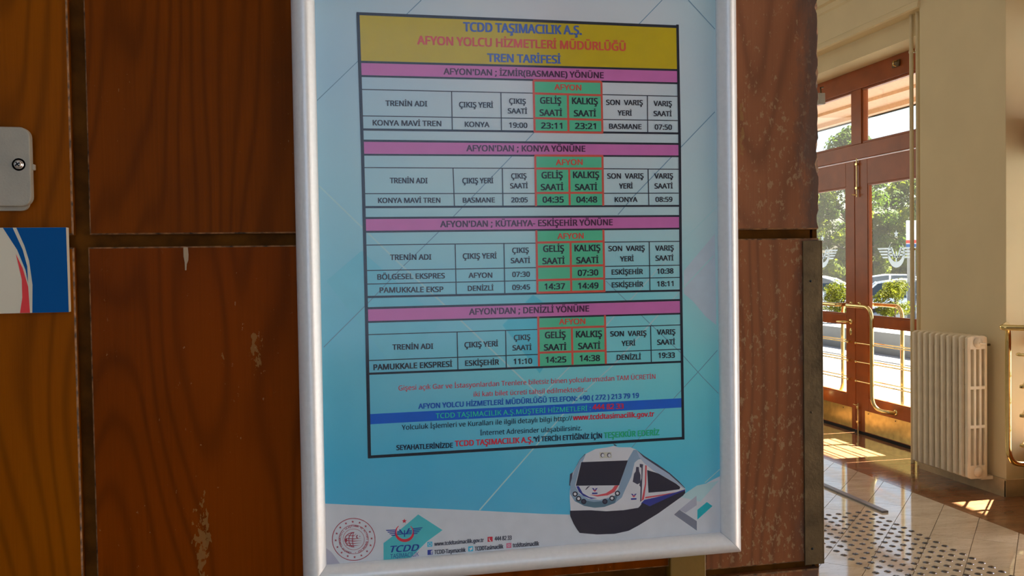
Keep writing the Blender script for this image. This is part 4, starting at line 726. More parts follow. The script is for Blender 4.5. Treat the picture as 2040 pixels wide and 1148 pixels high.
# winged wheel emblem etched in the glass: unit 1 = half the wing span
def emblem_polys():
    P = []
    for k in range(4):
        z = 0.12 - k * 0.095; l = 1.0 - k * 0.085
        for s in (-1, 1): P.append([(s * 0.40, z), (s * l, z), (s * (l - 0.06), z - 0.055), (s * 0.40, z - 0.055)])
    for k in range(3):
        z = 0.10 - k * 0.095; i0 = 0.25 - k * 0.05
        for s in (-1, 1): P.append([(s * i0, z), (s * 0.37, z), (s * 0.36, z - 0.055), (s * (i0 - 0.03), z - 0.055)])
    for s in (-1, 1): P.append([(s * 0.30, 0.14), (s * 0.21, 0.14), (s * 0.05, -0.15), (s * 0.13, -0.20)])
    P.append([(-0.03, 0.0), (0.03, 0.0), (0.03, -0.34), (-0.03, -0.34)])
    P.append([(-0.18, -0.15), (0.18, -0.15), (0.16, -0.20), (-0.16, -0.20)])
    n = 30
    o = [(0.43 * math.cos(R(-237 + k * 294 / n)), -0.08 + 0.44 * math.sin(R(-237 + k * 294 / n))) for k in range(n + 1)]
    i = [(0.365 * math.cos(R(-233 + k * 286 / n)), 0.02 + 0.355 * math.sin(R(-233 + k * 286 / n))) for k in range(n + 1)]
    for k in range(n): P.append([o[k], o[k + 1], i[k + 1], i[k]])
    st = [((0.13 if q % 2 == 0 else 0.055) * math.cos(R(90 + q * 36)), 0.55 + (0.13 if q % 2 == 0 else 0.055) * math.sin(R(90 + q * 36))) for q in range(10)]
    for q in range(10): P.append([st[q], st[(q + 1) % 10], (0, 0.55)])
    return P
M_ETCH = newmat('etched_white')[0]
_nt = M_ETCH.node_tree; _tr = node(_nt, 'ShaderNodeBsdfTranslucent'); _tr.inputs[0].default_value = lin(236, 244, 248); _df = node(_nt, 'ShaderNodeBsdfDiffuse'); _df.inputs[0].default_value = lin(236, 244, 248)
_mx = node(_nt, 'ShaderNodeMixShader'); _mx.inputs[0].default_value = 0.4; _nt.links.new(_tr.outputs[0], _mx.inputs[1]); _nt.links.new(_df.outputs[0], _mx.inputs[2]); _nt.links.new(_mx.outputs[0], [n for n in _nt.nodes if n.type == 'OUTPUT_MATERIAL'][0].inputs[0])
EMP = emblem_polys()
def leaf(name, loc, rz, s, W=1.07, active=True):
    """door leaf hinged at its origin; s=+1 runs along local +x, s=-1 along local -x; local +y faces the hall"""
    root = empty(name, loc, rz, kind='structure')
    def B(mb, a0, a1, y0, y1, z0, z1, mi=0): mb.box(min(s * a0, s * a1), max(s * a0, s * a1), y0, y1, z0, z1, mi)
    sh, sm_ = 0.13, (0.19 if s > 0 else 0.135)
    T0, T1 = -0.045, 0.0
    H = 2.425; t = 0.014
    for nm, q in (('stile', (0, sh, T0, T1, 0.012, H)), ('stile', (W - sm_, W - 0.002, T0, T1, 0.012, H)), ('rail', (sh, W - sm_, T0, T1, 2.205, H)), ('rail', (sh, W - sm_, T0, T1, 0.972, 1.048)), ('rail', (sh, W - sm_, T0, T1, 0.012, 0.325))):
        f = MB(); B(f, *q); f.build(nm, M_MAHO, root, bevel=0.003)
    for z0, z1 in ((1.048, 2.205), (0.325, 0.972)):
        for q in ((sh, sh + t, -0.03, -0.004, z0, z1), (W - sm_ - t, W - sm_, -0.03, -0.004, z0, z1), (sh + t, W - sm_ - t, -0.03, -0.004, z0, z0 + t), (sh + t, W - sm_ - t, -0.03, -0.004, z1 - t, z1)):
            md = MB(); B(md, *q); md.build('glazing_bead', M_MAHO, root)
    for z0, z1 in ((1.048, 2.205), (0.325, 0.972)):
        g_ = MB(); B(g_, sh + .004, W - sm_ - .004, -0.024, -0.020, z0 + .004, z1 - .004)
        go = g_.build('glass_pane', M_GLASS, root)
        if z0 > 1:
            e = MB(); cx_ = s * 0.51; S = 0.262; cz = 1.612
            for p in EMP:
                q = [(cx_ + x * S, -0.0192, cz + z * S) for x, z in p]; q2 = [(x, -0.0198, z) for x, y, z in q]; n = len(p)
                e.add(q + q2, [tuple(range(n)), tuple(range(2 * n - 1, n - 1, -1))])
            e.build('winged_emblem', M_ETCH, go)
    k = MB(); B(k, 0.012, W - (0.055 if s < 0 else 0.14), 0.0, 0.002, 0.030, 0.215)
    kp = k.build('kick_plate', M_KICK, root)
    for a in (0.08, 0.5, 0.88):
        MB().lathe([(0, .0035), (.004, .003), (.006, 0)], M=Matrix.Translation((s * a, 0.002, 0.195)) @ Matrix.Rotation(R(-90), 4, 'X'), n=10).build('screw', M_OLDBRASS, kp)
    B2 = MB(); B(B2, 0.0, W, -0.04, 0.001, -0.019, 0.024); B2.build('gap_shade_strip', M_DARK, root)  # black strip paints the shade of the gap below the leaf, blocks light
    # tubular handles inside and outside
    for side, yy in ((1, 0.135), (-1, -0.045 - 0.11)):
        y_at = 0.0 if side > 0 else -0.045
        at, av, af = W - 0.06, 0.625, 0.50; zt, zb = 1.145, 0.275
        pts = [(s * at, y_at, zt)] + arc((s * at, yy, zt), (s * at, yy - side * 0.03, zt), (s * (at - 0.03), yy, zt), 5)
        pts += arc((s * av, yy, zt), (s * (av + 0.11), yy, zt), (s * av, yy, zt - 0.11), 8)
        pts += arc((s * av, yy, zb), (s * av, yy, zb + 0.12), (s * (av - 0.09), yy - side * 0.06, zb - 0.005), 8)
        pts += [(s * af, y_at + side * 0.02, zb - 0.01), (s * af, y_at, zb - 0.01)]
        h = MB().tube(pts, 0.0165, 14)
        ho = h.build('pull_handle' , M_BRASS, root)
        Mx = Matrix.Rotation(R(-90 * side), 4, 'X')
        for a_, z_ in ((at, zt), (af, zb - 0.01)):
            MB().lathe([(0, .012), (.02, .011), (.027, .006), (.028, 0)], M=Matrix.Translation((s * a_, y_at, z_)) @ Mx, n=16).build('mount', M_BRASS, ho)
    # guard rails over the lower glass
    for z in (0.809, 0.643, 0.471):
        for side, yy, y_at in ((1, 0.035, 0.0), (-1, -0.08, -0.045)):
            rr = MB().tube([(s * 0.07, yy, z), (s * (W - 0.045), yy, z)], 0.0055, 8)
            ro = rr.build('guard_rail', M_BRASS, root)
            Mx = Matrix.Rotation(R(-90 * side), 4, 'X')
            for a_ in (0.09, W - 0.06):
                MB().lathe([(0, .047), (.009, .046), (.012, .03), (.009, .02), (.015, .004), (.015, 0)], M=Matrix.Translation((s * a_, y_at, z)) @ Mx, n=12).build('rail_knob', M_BRASS, ro)
    if s < 0:     # lock with lever, key plate
        Mx = Matrix.Rotation(R(-90), 4, 'X')
        MB().lathe([(0, .009), (.018, .008), (.026, .003), (.026, 0)], M=Matrix.Translation((s * (W - .07), 0, 0.99)) @ Mx, n=16).build('lever_rose', M_BRASS, root)
        MB().tube([(s * (W - .07), 0.005, 0.99), (s * (W - .07), 0.05, 0.99), (s * (W - .085), 0.058, 0.99), (s * (W - .20), 0.058, 0.985)], [0.009, 0.009, 0.009, 0.007], 10).build('lever', M_BRASS, root)
        MB().lathe([(0, .004), (.019, .004), (.022, 0)], M=Matrix.Translation((s * (W - .07), 0, 0.9)) @ Mx @ Matrix.Diagonal((0.8, 1.5, 1, 1)), n=16).build('key_plate', M_BRASS, root)
    else:         # flush bolts top and bottom
        for z0, z1, nm in ((2.10, 2.44, 1), (0.0, 0.27, -1)):
            bo = MB().tube([(s * (W - .055), 0.014, z0), (s * (W - .055), 0.014, z1)], 0.0065, 10).build('slide_bolt', M_BRASS, root)
            for zz in ((z0 + 0.08, z1 - 0.05) if nm > 0 else (z0 + 0.10, z1 - 0.04)):
                MB().box(s * (W - .055) - .016, s * (W - .055) + .016, 0, .024, zz - .01, zz + .01).build('bolt_guide', M_BRASS, bo, bevel=.002)
            zk = z0 + 0.02 if nm > 0 else z1 - 0.015
            MB().tube([(s * (W - .055), 0.014, zk), (s * (W - .055), 0.04, zk), (s * (W - .03), 0.046, zk + .004)], 0.005, 8).build('bolt_knob', M_BRASS, bo)
    return root
M_DARK = simple('near_black', lin(26, 24, 24), 0.7)
frame_set(6.03, 8.39, 7.16, 3)
frame_set(3.87, 5.17, 4.52, 4)
leaf('door_1', (4.64, 8.28, 0), R(90), -1)
leaf('door_2', (4.64, 6.135, 0), R(90), 1)
leaf('door_3', (4.625, 5.075, 0), R(44.5), -1)

# ================================================================ OUTSIDE
M_PAVE = simple('pale_paving', lin(84, 83, 82), 0.8, var=0.08, scale=0.8)
M_ROAD = simple('light_asphalt', lin(92, 92, 95), 0.9, var=0.06, scale=0.6)
M_STUCCO = simple('salmon_stucco', lin(196, 160, 136), 0.9, var=0.05, scale=30, bump=0.4)
M_CONC = simple('pale_concrete', lin(140, 138, 134), 0.85, var=0.05, scale=2)
MB().box(4.9, 90, -40, 120, -0.8, -0.50).build('ground', M_ROAD, kind='structure')
porch = MB().box(4.63, 8.3, -6, 16, -0.5, -0.02).build('porch_floor', M_PAVE, kind='structure')
for i in range(7):
    MB().box(4.9, 8.29, 3.0 + i * 1.6, 3.0 + i * 1.6 + 0.02, -0.021, -0.018).build('paving_joint', M_CONC, porch)
for k in range(2): MB().box(8.3 + k * .35, 8.65 + k * .35, -6, 16, -0.5, -0.18 - k * .16).build('step', M_PAVE, porch)
can = MB().box(4.86, 7.30, -6, 16, 3.56, 3.80).box(7.24, 7.34, -6, 16, 3.50, 3.86).box(6.72, 6.80, -6, 16, 3.52, 3.56).build('canopy', M_STUCCO, kind='structure')
MB().box(7.34, 7.36, -6, 16, 3.48, 3.62).build('drip_edge', M_DARK, can)
bed = MB().box(11.2, 14.0, 13.2, 24.0, -0.5, 0.06).box(11.1, 11.25, 13.1, 24.1, -0.5, 0.058).build('planter_wall', M_CONC, kind='structure')
MB().box(10.2, 10.9, 10, 26, -0.5, -0.36).build('kerb', M_CONC, bed)

def leafmat(name, a, b_, c):
    m, nt, bs = newmat(name)
    tc = nt.nodes.new('ShaderNodeTexCoord'); n1 = noise(nt, tc.outputs['Object'], 5.0, 4, 0.7)
    col = ramp(nt, n1, [(0.3, a), (0.5, b_), (0.7, c)])
    nt.links.new(col, bs.inputs['Base Color']); bs.inputs['Roughness'].default_value = 0.7; bs.inputs['Specular IOR Level'].default_value = 0.15
    tr = node(nt, 'ShaderNodeBsdfTranslucent'); nt.links.new(col, tr.inputs[0]); mx = node(nt, 'ShaderNodeMixShader'); mx.inputs[0].default_value = 0.5
    nt.links.new(bs.outputs[0], mx.inputs[1]); nt.links.new(tr.outputs[0], mx.inputs[2]); nt.links.new(mx.outputs[0], [n for n in nt.nodes if n.type == 'OUTPUT_MATERIAL'][0].inputs[0])
    return m
M_PINE = leafmat('pine_needles', lin(36, 50, 8), lin(90, 102, 16), lin(140, 140, 34))
M_PINE2 = leafmat('blue_green_needles', lin(28, 44, 12), lin(64, 84, 20), lin(100, 112, 34))
M_BUSH = leafmat('bush_leaves', lin(56, 64, 14), lin(86, 90, 20), lin(114, 110, 36))
M_BARK = simple('bark', lin(90, 72, 56), 0.9, var=0.2, scale=8, bump=0.6)
def foliage(name, mat, parent, blobs, dens, size, seed):
    rn = random.Random(seed); mb = MB(); vs = []; fs = []
    for (cx_, cy_, cz_, r_) in blobs:
        for q in range(dens):
            d = Vector((rn.gauss(0, 1), rn.gauss(0, 1), rn.gauss(0, 1))).normalized(); rad = r_ * (0.55 + 0.5 * rn.random() ** 0.6)
            p = Vector((cx_, cy_, cz_)) + Vector((d.x * rad, d.y * rad, d.z * rad * 0.8))
            t = Vector((rn.gauss(0, 1), rn.gauss(0, 1), rn.gauss(0, 1))); n_ = (d + t * 0.35).normalized(); u = n_.cross(t).normalized(); v = n_.cross(u); s1 = size * (0.6 + rn.random() * 0.8); s2 = s1 * (0.35 + 0.3 * rn.random())
            i = len(vs); vs += [p - u * s1, p + v * s2, p + u * s1, p - v * s2]; fs.append((i, i + 1, i + 2, i + 3))
    me = bpy.data.meshes.new(name); me.from_pydata([tuple(v) for v in vs], [], fs); me.materials.append(mat); me.update()
    o = bpy.data.objects.new(name, me); link(o, parent); o['kind'] = 'stuff'; return o
def tree(x, y, h, r_, mat, seed, label, zb=1.4, size=0.075, n=50, dens=340):
    rn = random.Random(seed)
    root = empty('pine_tree', (x, y, -0.5), label=label, cat='tree', group='trees beyond the car park')
    MB().tube([(0, 0, 0), (0.05, 0.02, 1.2), (-0.04, 0.03, h * 0.6), (0, 0, h * 0.9)], [0.19, 0.16, 0.10, 0.04], 10).build('trunk', M_BARK, root)
    br = MB(); bl = []
    for k in range(n):
        t = rn.random(); zz = zb + (h - zb) * t; rr = r_ * (1 - (t - 0.25) ** 2 * 1.3) * (1 if t < .75 else 1 - (t - .75) * 2.2); a = rn.random() * 6.283; q = math.sqrt(rn.random()) * 0.85
        p = (rr * q * math.cos(a), rr * q * math.sin(a), zz); bl.append((*p, 0.28 + 0.36 * rn.random()))
        if k % 4 == 0: MB().tube([(0, 0, max(0.8, zz - 0.5)), (p[0] * .5, p[1] * .5, zz - .2), p], [0.05, 0.035, 0.015], 6).build('branch', M_BARK, root)
    foliage('crown', mat, root, bl, dens, size, seed + 50); return root
tree(26.5, 36.6, 6.2, 2.6, M_PINE, 1, 'tall pale green pine behind the right glass of the closed doors')
tree(23.2, 36.4, 7.8, 2.7, M_PINE2, 2, 'tallest pine, its tip showing in the left transom pane')
tree(28.8, 37.2, 6.4, 2.4, M_PINE2, 3, 'darker green pine at the right edge of the right glass')
tree(24.8, 38.4, 7.0, 2.6, M_PINE, 4, 'yellowish green pine behind the meeting stiles of the closed doors', zb=1.2)
tree(30.5, 41.5, 7.0, 3.0, M_PINE, 5, 'rounded pine standing farthest to the right')
tree(21.0, 37.0, 6.6, 2.6, M_PINE, 6, 'pine half hidden by the worn wall edge', zb=1.2)
hed = MB()
M_HEDGE = leafmat('shaded_hedge', lin(18, 26, 14), lin(30, 40, 20), lin(46, 54, 28))  # leaf colours darkened to paint the shaded zone beneath the pines
hg = empty('hedge', (26, 41, -0.5), label='long clipped hedge behind the cars, coloured dark as the shade under the pines', cat='hedge')
MB().box(-6.5, 7.5, -0.5, 0.5, 0, 1.7).build('hedge_core', M_HEDGE, hg)
foliage('leaves', M_HEDGE, hg, [(-6.3 + i * 0.55, -0.2, 0.4 + (j * 0.55), 0.45) for i in range(26) for j in range(3)], 60, 0.09, 9)
hg.rotation_euler = (0, 0, R(-34)); 
def bush(x, y, z, r_, h, seed, label):
    root = empty('bush', (x, y, z), label=label, cat='bush', group='bushes by the car park'); rn = random.Random(seed); bl = []
    MB().tube([(0, 0, 0), (0.04, 0, h * .6)], [0.03, 0.015], 8).build('stem', M_BARK, root)
    for k in range(22):
        a = rn.random() * 6.283; t = rn.random(); q = rn.random() ** .5 * r_ * math.sin(math.pi * (0.18 + 0.72 * t)); bl.append((q * math.cos(a), q * math.sin(a), 0.24 + h * 0.80 * t, 0.13 + .06 * rn.random()))
    foliage('leaves', M_BUSH, root, bl, 170, 0.028, seed); return root
bush(12.6, 18.05, 0.07, 0.42, 0.95, 21, 'round yellow-green bush behind the right door glass')
bush(11.9, 19.1, 0.07, 0.38, 0.85, 22, 'yellow-green bush seen through the left door glass')

# cars
def carpaint(n, c): return simple(n, c, 0.22, var=0.01, spec=0.6, coat=0.6)
M_CARW = carpaint('white_car_paint', lin(232, 234, 236)); M_CARS = carpaint('silver_car_paint', lin(176, 186, 196)); M_CARG = carpaint('dark_car_paint', lin(64, 72, 84))
M_CARGLASS = simple('car_glass', lin(58, 70, 78), 0.12, var=0.05, spec=0.5); M_TYRE = simple('tyre', lin(30, 30, 32), 0.8); M_HUB = simple('hub_cap', lin(170, 172, 176), 0.3, metal=0.8)
M_LAMPR = simple('rear_lamp', lin(170, 30, 26), 0.25); M_LAMPW = simple('head_lamp', lin(220, 224, 226), 0.15)
def car(x, y, rz, mat, label):
    root = empty('car', (x, y, -0.5), rz, label=label, cat='car', group='parked cars')
    # stations along the length: x, bottom z, belt z, half width
    st = [(-2.12, .38, .62, .62), (-2.05, .28, .78, .76), (-1.7, .22, .90, .84), (-1.1, .2, .94, .87), (0, .2, .93, .88), (0.9, .2, .90, .87), (1.5, .2, .80, .85), (1.95, .26, .68, .76), (2.12, .36, .56, .60)]
    vs = []; fs = []; n = 10
    for (X, zb_, zt_, hw) in st:
        m_ = (zb_ + zt_) / 2
        for (yy, zz) in ((-hw * .8, zb_), (-hw, zb_ + .1), (-hw, m_ + .05), (-hw * .96, zt_ - .04), (-hw * .84, zt_), (hw * .84, zt_), (hw * .96, zt_ - .04), (hw, m_ + .05), (hw, zb_ + .1), (hw * .8, zb_)): vs.append((X, yy, zz))
    for i in range(len(st) - 1):
        for k in range(n): fs.append((i * n + k, i * n + (k + 1) % n, (i + 1) * n + (k + 1) % n, (i + 1) * n + k))
    fs += [tuple(range(n)), tuple(range((len(st) - 1) * n + n - 1, (len(st) - 1) * n - 1, -1))]
    MB().add(vs, fs, 0, True).build('body', mat, root)
    cb = [(-1.75, .9, .78), (-1.25, 1.36, .60), (-0.6, 1.46, .58), (0.15, 1.44, .58), (0.55, 1.34, .60), (1.25, .88, .74)]
    rf = MB(); lo = [(X, (1 if s_ > 0 else -1) * .80, .90) for X in () for s_ in ()]
    vs = [(-1.25, -.60, 1.36), (-0.6, -.58, 1.455), (0.15, -.58, 1.44), (0.5, -.60, 1.35), (0.5, .60, 1.35), (0.15, .58, 1.44), (-0.6, .58, 1.455), (-1.25, .60, 1.36)]
    vs2 = [(a, b_, c - .045) for a, b_, c in vs]
    rf.add(vs + vs2, [(0, 1, 6, 7), (1, 2, 5, 6), (2, 3, 4, 5), (0 + 8, 7 + 8, 6 + 8, 1 + 8), (9, 14, 13, 10), (10, 13, 12, 11), (0, 8, 9, 1), (1, 9, 10, 2), (2, 10, 11, 3), (3, 11, 12, 4), (4, 12, 13, 5), (5, 13, 14, 6), (6, 14, 15, 7), (7, 15, 8, 0)], 0, True)
    rf.build('roof', mat, root)
    for s_ in (-1, 1):
        for (a, b_) in (((-1.78, .88), (-1.25, 1.34)), ((-0.45, .92), (-0.45, 1.43)), ((1.28, .88), (0.5, 1.33))):
            MB().tube([(a[0], s_ * .79, a[1]), (b_[0], s_ * .60, b_[1])], 0.035, 6).build('pillar', mat, root)
        for poly in ([(-1.70, .92), (-1.24, 1.33), (-.48, 1.41), (-.48, .93)], [(-.42, .93), (-.42, 1.41), (.15, 1.40), (.47, 1.31), (1.18, .90)]):
            MB().prism(poly, lambda X, Z: (X, s_ * (.80 - (Z - .9) * .38), Z), lambda X, Z: (X, s_ * (.77 - (Z - .9) * .38), Z)).build('side_window', M_CARGLASS, root)
        MB().box(0.75, 0.95, s_ * .88 - .08, s_ * .88 + .08, .88, 1.0).build('mirror', mat, root, bevel=.02)
        for X in (-1.3, 1.28):
            Mw = Matrix.Translation((X, s_ * .80, .31)) @ Matrix.Rotation(R(90), 4, 'X')
            wo2 = MB().lathe([(.0, -.1), (.29, -.1), (.31, -.06), (.31, .06), (.29, .1), (.0, .1)], M=Mw, n=20).build('wheel', M_TYRE, root)
            MB().lathe([(.0, -.115), (.18, -.112), (.2, -.1), (.2, .1), (.18, .112), (0, .115)], M=Mw, n=14).build('hub_cap', M_HUB, wo2)
        MB().box(1.93, 2.10, s_ * .55 - .14, s_ * .55 + .14, .56, .68).build('head_lamp', M_LAMPW, root, bevel=.02)
        MB().box(-2.12, -2.03, s_ * .60 - .13, s_ * .60 + .13, .62, .78).build('rear_lamp', M_LAMPR, root, bevel=.02)
    MB().add([(1.22, -.72, .88), (1.22, .72, .88), (.52, .57, 1.33), (.52, -.57, 1.33), (1.24, -.72, .86), (1.24, .72, .86), (.56, .57, 1.31), (.56, -.57, 1.31)], [(0, 1, 2, 3), (4, 5, 6, 7), (0, 1, 5, 4), (2, 3, 7, 6)]).build('windscreen', M_CARGLASS, root)
    MB().add([(-1.76, -.72, .9), (-1.76, .72, .9), (-1.27, .57, 1.34), (-1.27, -.57, 1.34), (-1.74, -.72, .88), (-1.74, .72, .88), (-1.25, .57, 1.31), (-1.25, -.57, 1.31)], [(0, 1, 2, 3), (4, 5, 6, 7), (0, 1, 5, 4), (2, 3, 7, 6)]).build('rear_window', M_CARGLASS, root)
    return root
car(17.2, 23.3, R(-32), M_CARW, 'white car nearest the right door glass, windows facing the doors')
car(21.9, 30.9, R(-32), M_CARW, 'white car in the row behind, left of the emblem on the right glass')
car(25.6, 33.0, R(-32), M_CARG, 'dark blue-grey car beyond the white cars under the emblem')
car(18.2, 30.6, R(-40), M_CARW, 'white car at the far left of the left door glass')
car(13.6, 26.4, R(55), M_CARS, 'silver car between the two door glasses')
car(15.9, 20.4, R(60), M_CARS, 'silver car low at the right corner of the right glass')
# banner post
bp = empty('sign_post', (14.75, 20.42, -0.5), R(-35), label='white sign post with a red and blue band behind the right glass', cat='sign post')
MB().box(-0.10, 0.10, -0.03, 0.03, 0.0, 3.0).build('post', M_CONC, bp); M_SW2 = simple('sign_panel_white', lin(226, 226, 222), 0.5)
pn = MB().box(-0.12, 0.22, -0.06, 0.06, 2.35, 3.02).build('sign_panel', M_SW2, bp, bevel=.01)
MB().box(-0.122, 0.222, -0.062, 0.062, 2.44, 2.52).build('red_band', M_SRED, pn); MB().box(-0.122, 0.222, -0.062, 0.062, 2.32, 2.42).build('blue_band', M_SBLUE, pn)

# ================================================================ THINGS ON THE WOODEN WALL
# ---- poster in its snap frame
PF = empty('poster_frame', (-0.004, 1.0, 1.2235), label='silver snap frame on the wooden wall with the blue train timetable poster', cat='poster frame')
FW, FH, FR = 0.4655, 0.6615, 0.0250
prof = [(0.0, 0.001), (0.0, -0.0030)] + [(0.025 * k / 14, -0.0030 - 0.0108 * math.sin(math.pi * k / 14) ** 0.85) for k in range(1, 14)] + [(0.025, -0.0030), (0.025, 0.006)]
def rail(p0, p1, o, mit0=True):
    """profile swept from corner p0 to p1 (inner corners), o = outward direction; ends mitred"""
    p0, p1, o = Vector(p0), Vector(p1), Vector(o); d = (p1 - p0).normalized(); mb = MB(); A = []; B_ = []
    for (s, y) in prof:
        A.append(p0 + o * s - d * (s - 0.0002) + Vector((0, y, 0))); B_.append(p1 + o * s + d * (s - 0.0002) + Vector((0, y, 0)))
    n = len(prof); mb.add(A + B_, [(i, i + 1, n + i + 1, n + i) for i in range(n - 1)], 0, True)
    mb.add(A, [tuple(range(n))]); mb.add(B_, [tuple(range(n))])
    return mb.build('frame_rail', M_RAIL, PF)
c00, c10, c11, c01 = (0, 0, 0), (FW, 0, 0), (FW, 0, FH), (0, 0, FH)
rail(c00, c10, (0, 0, -1)); rail(c01, c11, (0, 0, 1)); rail(c00, c01, (-1, 0, 0)); rail(c10, c11, (1, 0, 0))
MB().box(-0.02, FW + 0.02, 0.0015, 0.0055, -0.02, FH + 0.02).build('back_board', M_BOX, PF)
# printed sheet: colour field of the print as vertex colours on a grid
GC = [[(120,145,160),(142,150,163),(150,153,165),(142,150,162),(124,147,154)], [(115,142,158),(136,148,162),(150,153,165),(148,152,163),(128,147,158)], [(112,145,163),(131,150,168),(143,152,168),(140,152,168),(128,149,162)],
      [(100,143,168),(116,150,172),(126,152,176),(124,150,176),(132,154,174)], [(80,140,168),(90,142,167),(82,145,178),(88,150,178),(126,158,182)], [(64,136,166),(80,141,166),(80,148,178),(84,151,181),(80,150,178)],
      [(46,130,164),(52,130,162),(60,136,167),(58,140,170),(58,140,165)], [(40,124,156),(44,124,154),(52,128,158),(52,132,160),(56,134,160)], [(40,124,156),(44,124,154),(52,128,158),(52,132,160),(56,134,160)]]
def sheet():
    vs = []; cols = []
    nx, nz = 16, 26; x0, x1, z0, z1 = -0.006, FW + 0.006, -0.006, FH + 0.006
    def samp(x, z):
        x *= 1000; z *= 1000
        i = 0
        while i < len(GRIDX) - 2 and x > GRIDX[i + 1]: i += 1
        j = 0
        while j < len(GRIDZ) - 2 and z < GRIDZ[j + 1]: j += 1
        u = min(1, max(0, (x - GRIDX[i]) / (GRIDX[i + 1] - GRIDX[i]))); v = min(1, max(0, (z - GRIDZ[j]) / (GRIDZ[j + 1] - GRIDZ[j])))
        return tuple((GC[j][i][k] * (1 - u) + GC[j][i + 1][k] * u) * (1 - v) + (GC[j + 1][i][k] * (1 - u) + GC[j + 1][i + 1][k] * u) * v for k in range(3))
    fs = []
    for j in range(nz + 1):
        for i in range(nx + 1):
            x = x0 + (x1 - x0) * i / nx; z = z0 + (z1 - z0) * j / nz; vs.append((x, 0, z)); cols.append(obs(*samp(x, z)))
    for j in range(nz):
        for i in range(nx): a = j * (nx + 1) + i; fs.append((a, a + 1, a + nx + 2, a + nx + 1))
    me = bpy.data.meshes.new('poster_sheet'); me.from_pydata(vs, [], fs)
    ca = me.color_attributes.new('print', 'FLOAT_COLOR', 'POINT')
    for k, c in enumerate(cols): ca.data[k].color = c
    m, nt, bs = newmat('print_colour_field'); at = node(nt, 'ShaderNodeAttribute', attribute_name='print')
    v = mapped(nt, (1, 1, 1)); nt.links.new(mixc(nt, 0.06, at.outputs['Color'], ramp(nt, noise(nt, v, 14), [(0.3, (.2, .4, .6, 1)), (0.7, (.9, .9, .9, 1))])), bs.inputs['Base Color'])
    bs.inputs['Roughness'].default_value = 0.6; bs.inputs['Specular IOR Level'].default_value = 0.15
    me.materials.append(m); o = bpy.data.objects.new('poster_sheet', me); link(o, PF); return o
PS = sheet()
LAY = 0.00007
def prints(name, polys, lay):
    """flat print of many coloured shapes; each later shape lies a hair above the one before"""
    mats = []; mb = MB(); n_ = max(1, len(polys))
    for k, e in enumerate(polys):
        st_ = e[0] == 'strip'; c = e[1] if st_ else e[0]
        if c not in mats: mats.append(c)
        mi = mats.index(c); y = -LAY * lay - (LAY * 0.9 * k / n_)
        if st_:
            A, B_ = e[2], e[3]; n = len(A)
            mb.add([(x / 1000, y, z / 1000) for x, z in A] + [(x / 1000, y, z / 1000) for x, z in B_], [(i, i + 1, n + i + 1, n + i) for i in range(n - 1)], mi)
        else:
            P = e[-1]; mb.add([(x / 1000, y, z / 1000) for x, z in P], [tuple(range(len(P)))], mi)
    me = bpy.data.meshes.new(name); me.from_pydata(mb.v, [], mb.f)
    for c in mats: me.materials.append(INK[c])
    me.polygons.foreach_set('material_index', mb.mi); me.update()
    bm = bmesh.new(); bm.from_mesh(me); bmesh.ops.triangulate(bm, faces=[f for f in bm.faces if len(f.verts) > 4], ngon_method='BEAUTY')
    for f in bm.faces:
        f.normal_update()
        if f.normal.y > 0: f.normal_flip()
    bm.to_mesh(me); bm.free()
    o = bpy.data.objects.new(name, me); link(o, PS); return o
def lines(sel):
    out = []
    for (c, wd_, pts_) in LINES:
        if c not in sel: continue
        n = len(pts_); A = []; B_ = []
        for i, p in enumerate(pts_):
            a = pts_[max(0, i - 1)]; b_ = pts_[min(n - 1, i + 1)]; dx, dz = b_[0] - a[0], b_[1] - a[1]; L_ = math.hypot(dx, dz); nx_, nz_ = -dz / L_ * wd_ / 2 * 0.44, dx / L_ * wd_ / 2 * 0.44
            nx_ /= 0.44; nz_ /= 0.44
            A.append((p[0] + nx_, p[1] + nz_)); B_.append((p[0] - nx_, p[1] - nz_))
        out.append(('strip', c, A, B_))
    return out
def clipmm(poly):
    for ax, v, kl in ((0, -5, False), (0, 470.5, True), (1, -5, False), (1, 666, True)): poly = clip(poly, ax, v, kl)
    return poly
bgp = [e for e in POLYS if e[0] in ('facetp', 'facett', 'facetb', 'white', 'facetw', 'facetd', 'lg1', 'lg2', 'lg3')]
bgp = [(c, clipmm(p)) for c, p in bgp]
prints('background_print', bgp, 1)['kind'] = 'stuff'
prints('background_lines', lines(('dline', 'wline')), 2)['kind'] = 'stuff'
for e in POLYS:
    if e[0] in ('yellow', 'pink', 'greenfill', 'blueband'): prints({'yellow': 'title_band', 'pink': 'section_band', 'greenfill': 'green_columns', 'blueband': 'notice_band'}[e[0]], [e], 3)
prints('table_rules', lines(('line',)) + lines(('redline',)), 4)['kind'] = 'stuff'
prints('train_picture', TRAIN, 3)
prints('emblem_print', EMBLEMS, 3)
prints('contact_icons', ICONS, 4)['kind'] = 'stuff'
def sans_font():
    """the humanist sans that ships with Blender, else its built-in face"""
    import os
    try:
        f = os.path.join(bpy.utils.resource_path('LOCAL'), 'datafiles', 'fonts', 'NotoSansHebrew-Regular.woff2')
        if os.path.exists(f): return bpy.data.fonts.load(f)
    except Exception: pass
    return None
FONT = sans_font()
def text_mesh(s, shear=0.0):
    cu = bpy.data.curves.new('t', 'FONT'); cu.body = s; cu.resolution_u = 2; cu.fill_mode = 'FRONT'; cu.shear = shear
    if FONT: cu.font = FONT
    o = bpy.data.objects.new('t', cu); COL.objects.link(o); return o
def cap_height():
    o = text_mesh('H'); me = bpy.data.meshes.new_from_object(o.evaluated_get(bpy.context.evaluated_depsgraph_get())); h = max(v.co.y for v in me.vertices)
    bpy.data.meshes.remove(me); cu = o.data; bpy.data.objects.remove(o); bpy.data.curves.remove(cu); return h
CAP = cap_height()
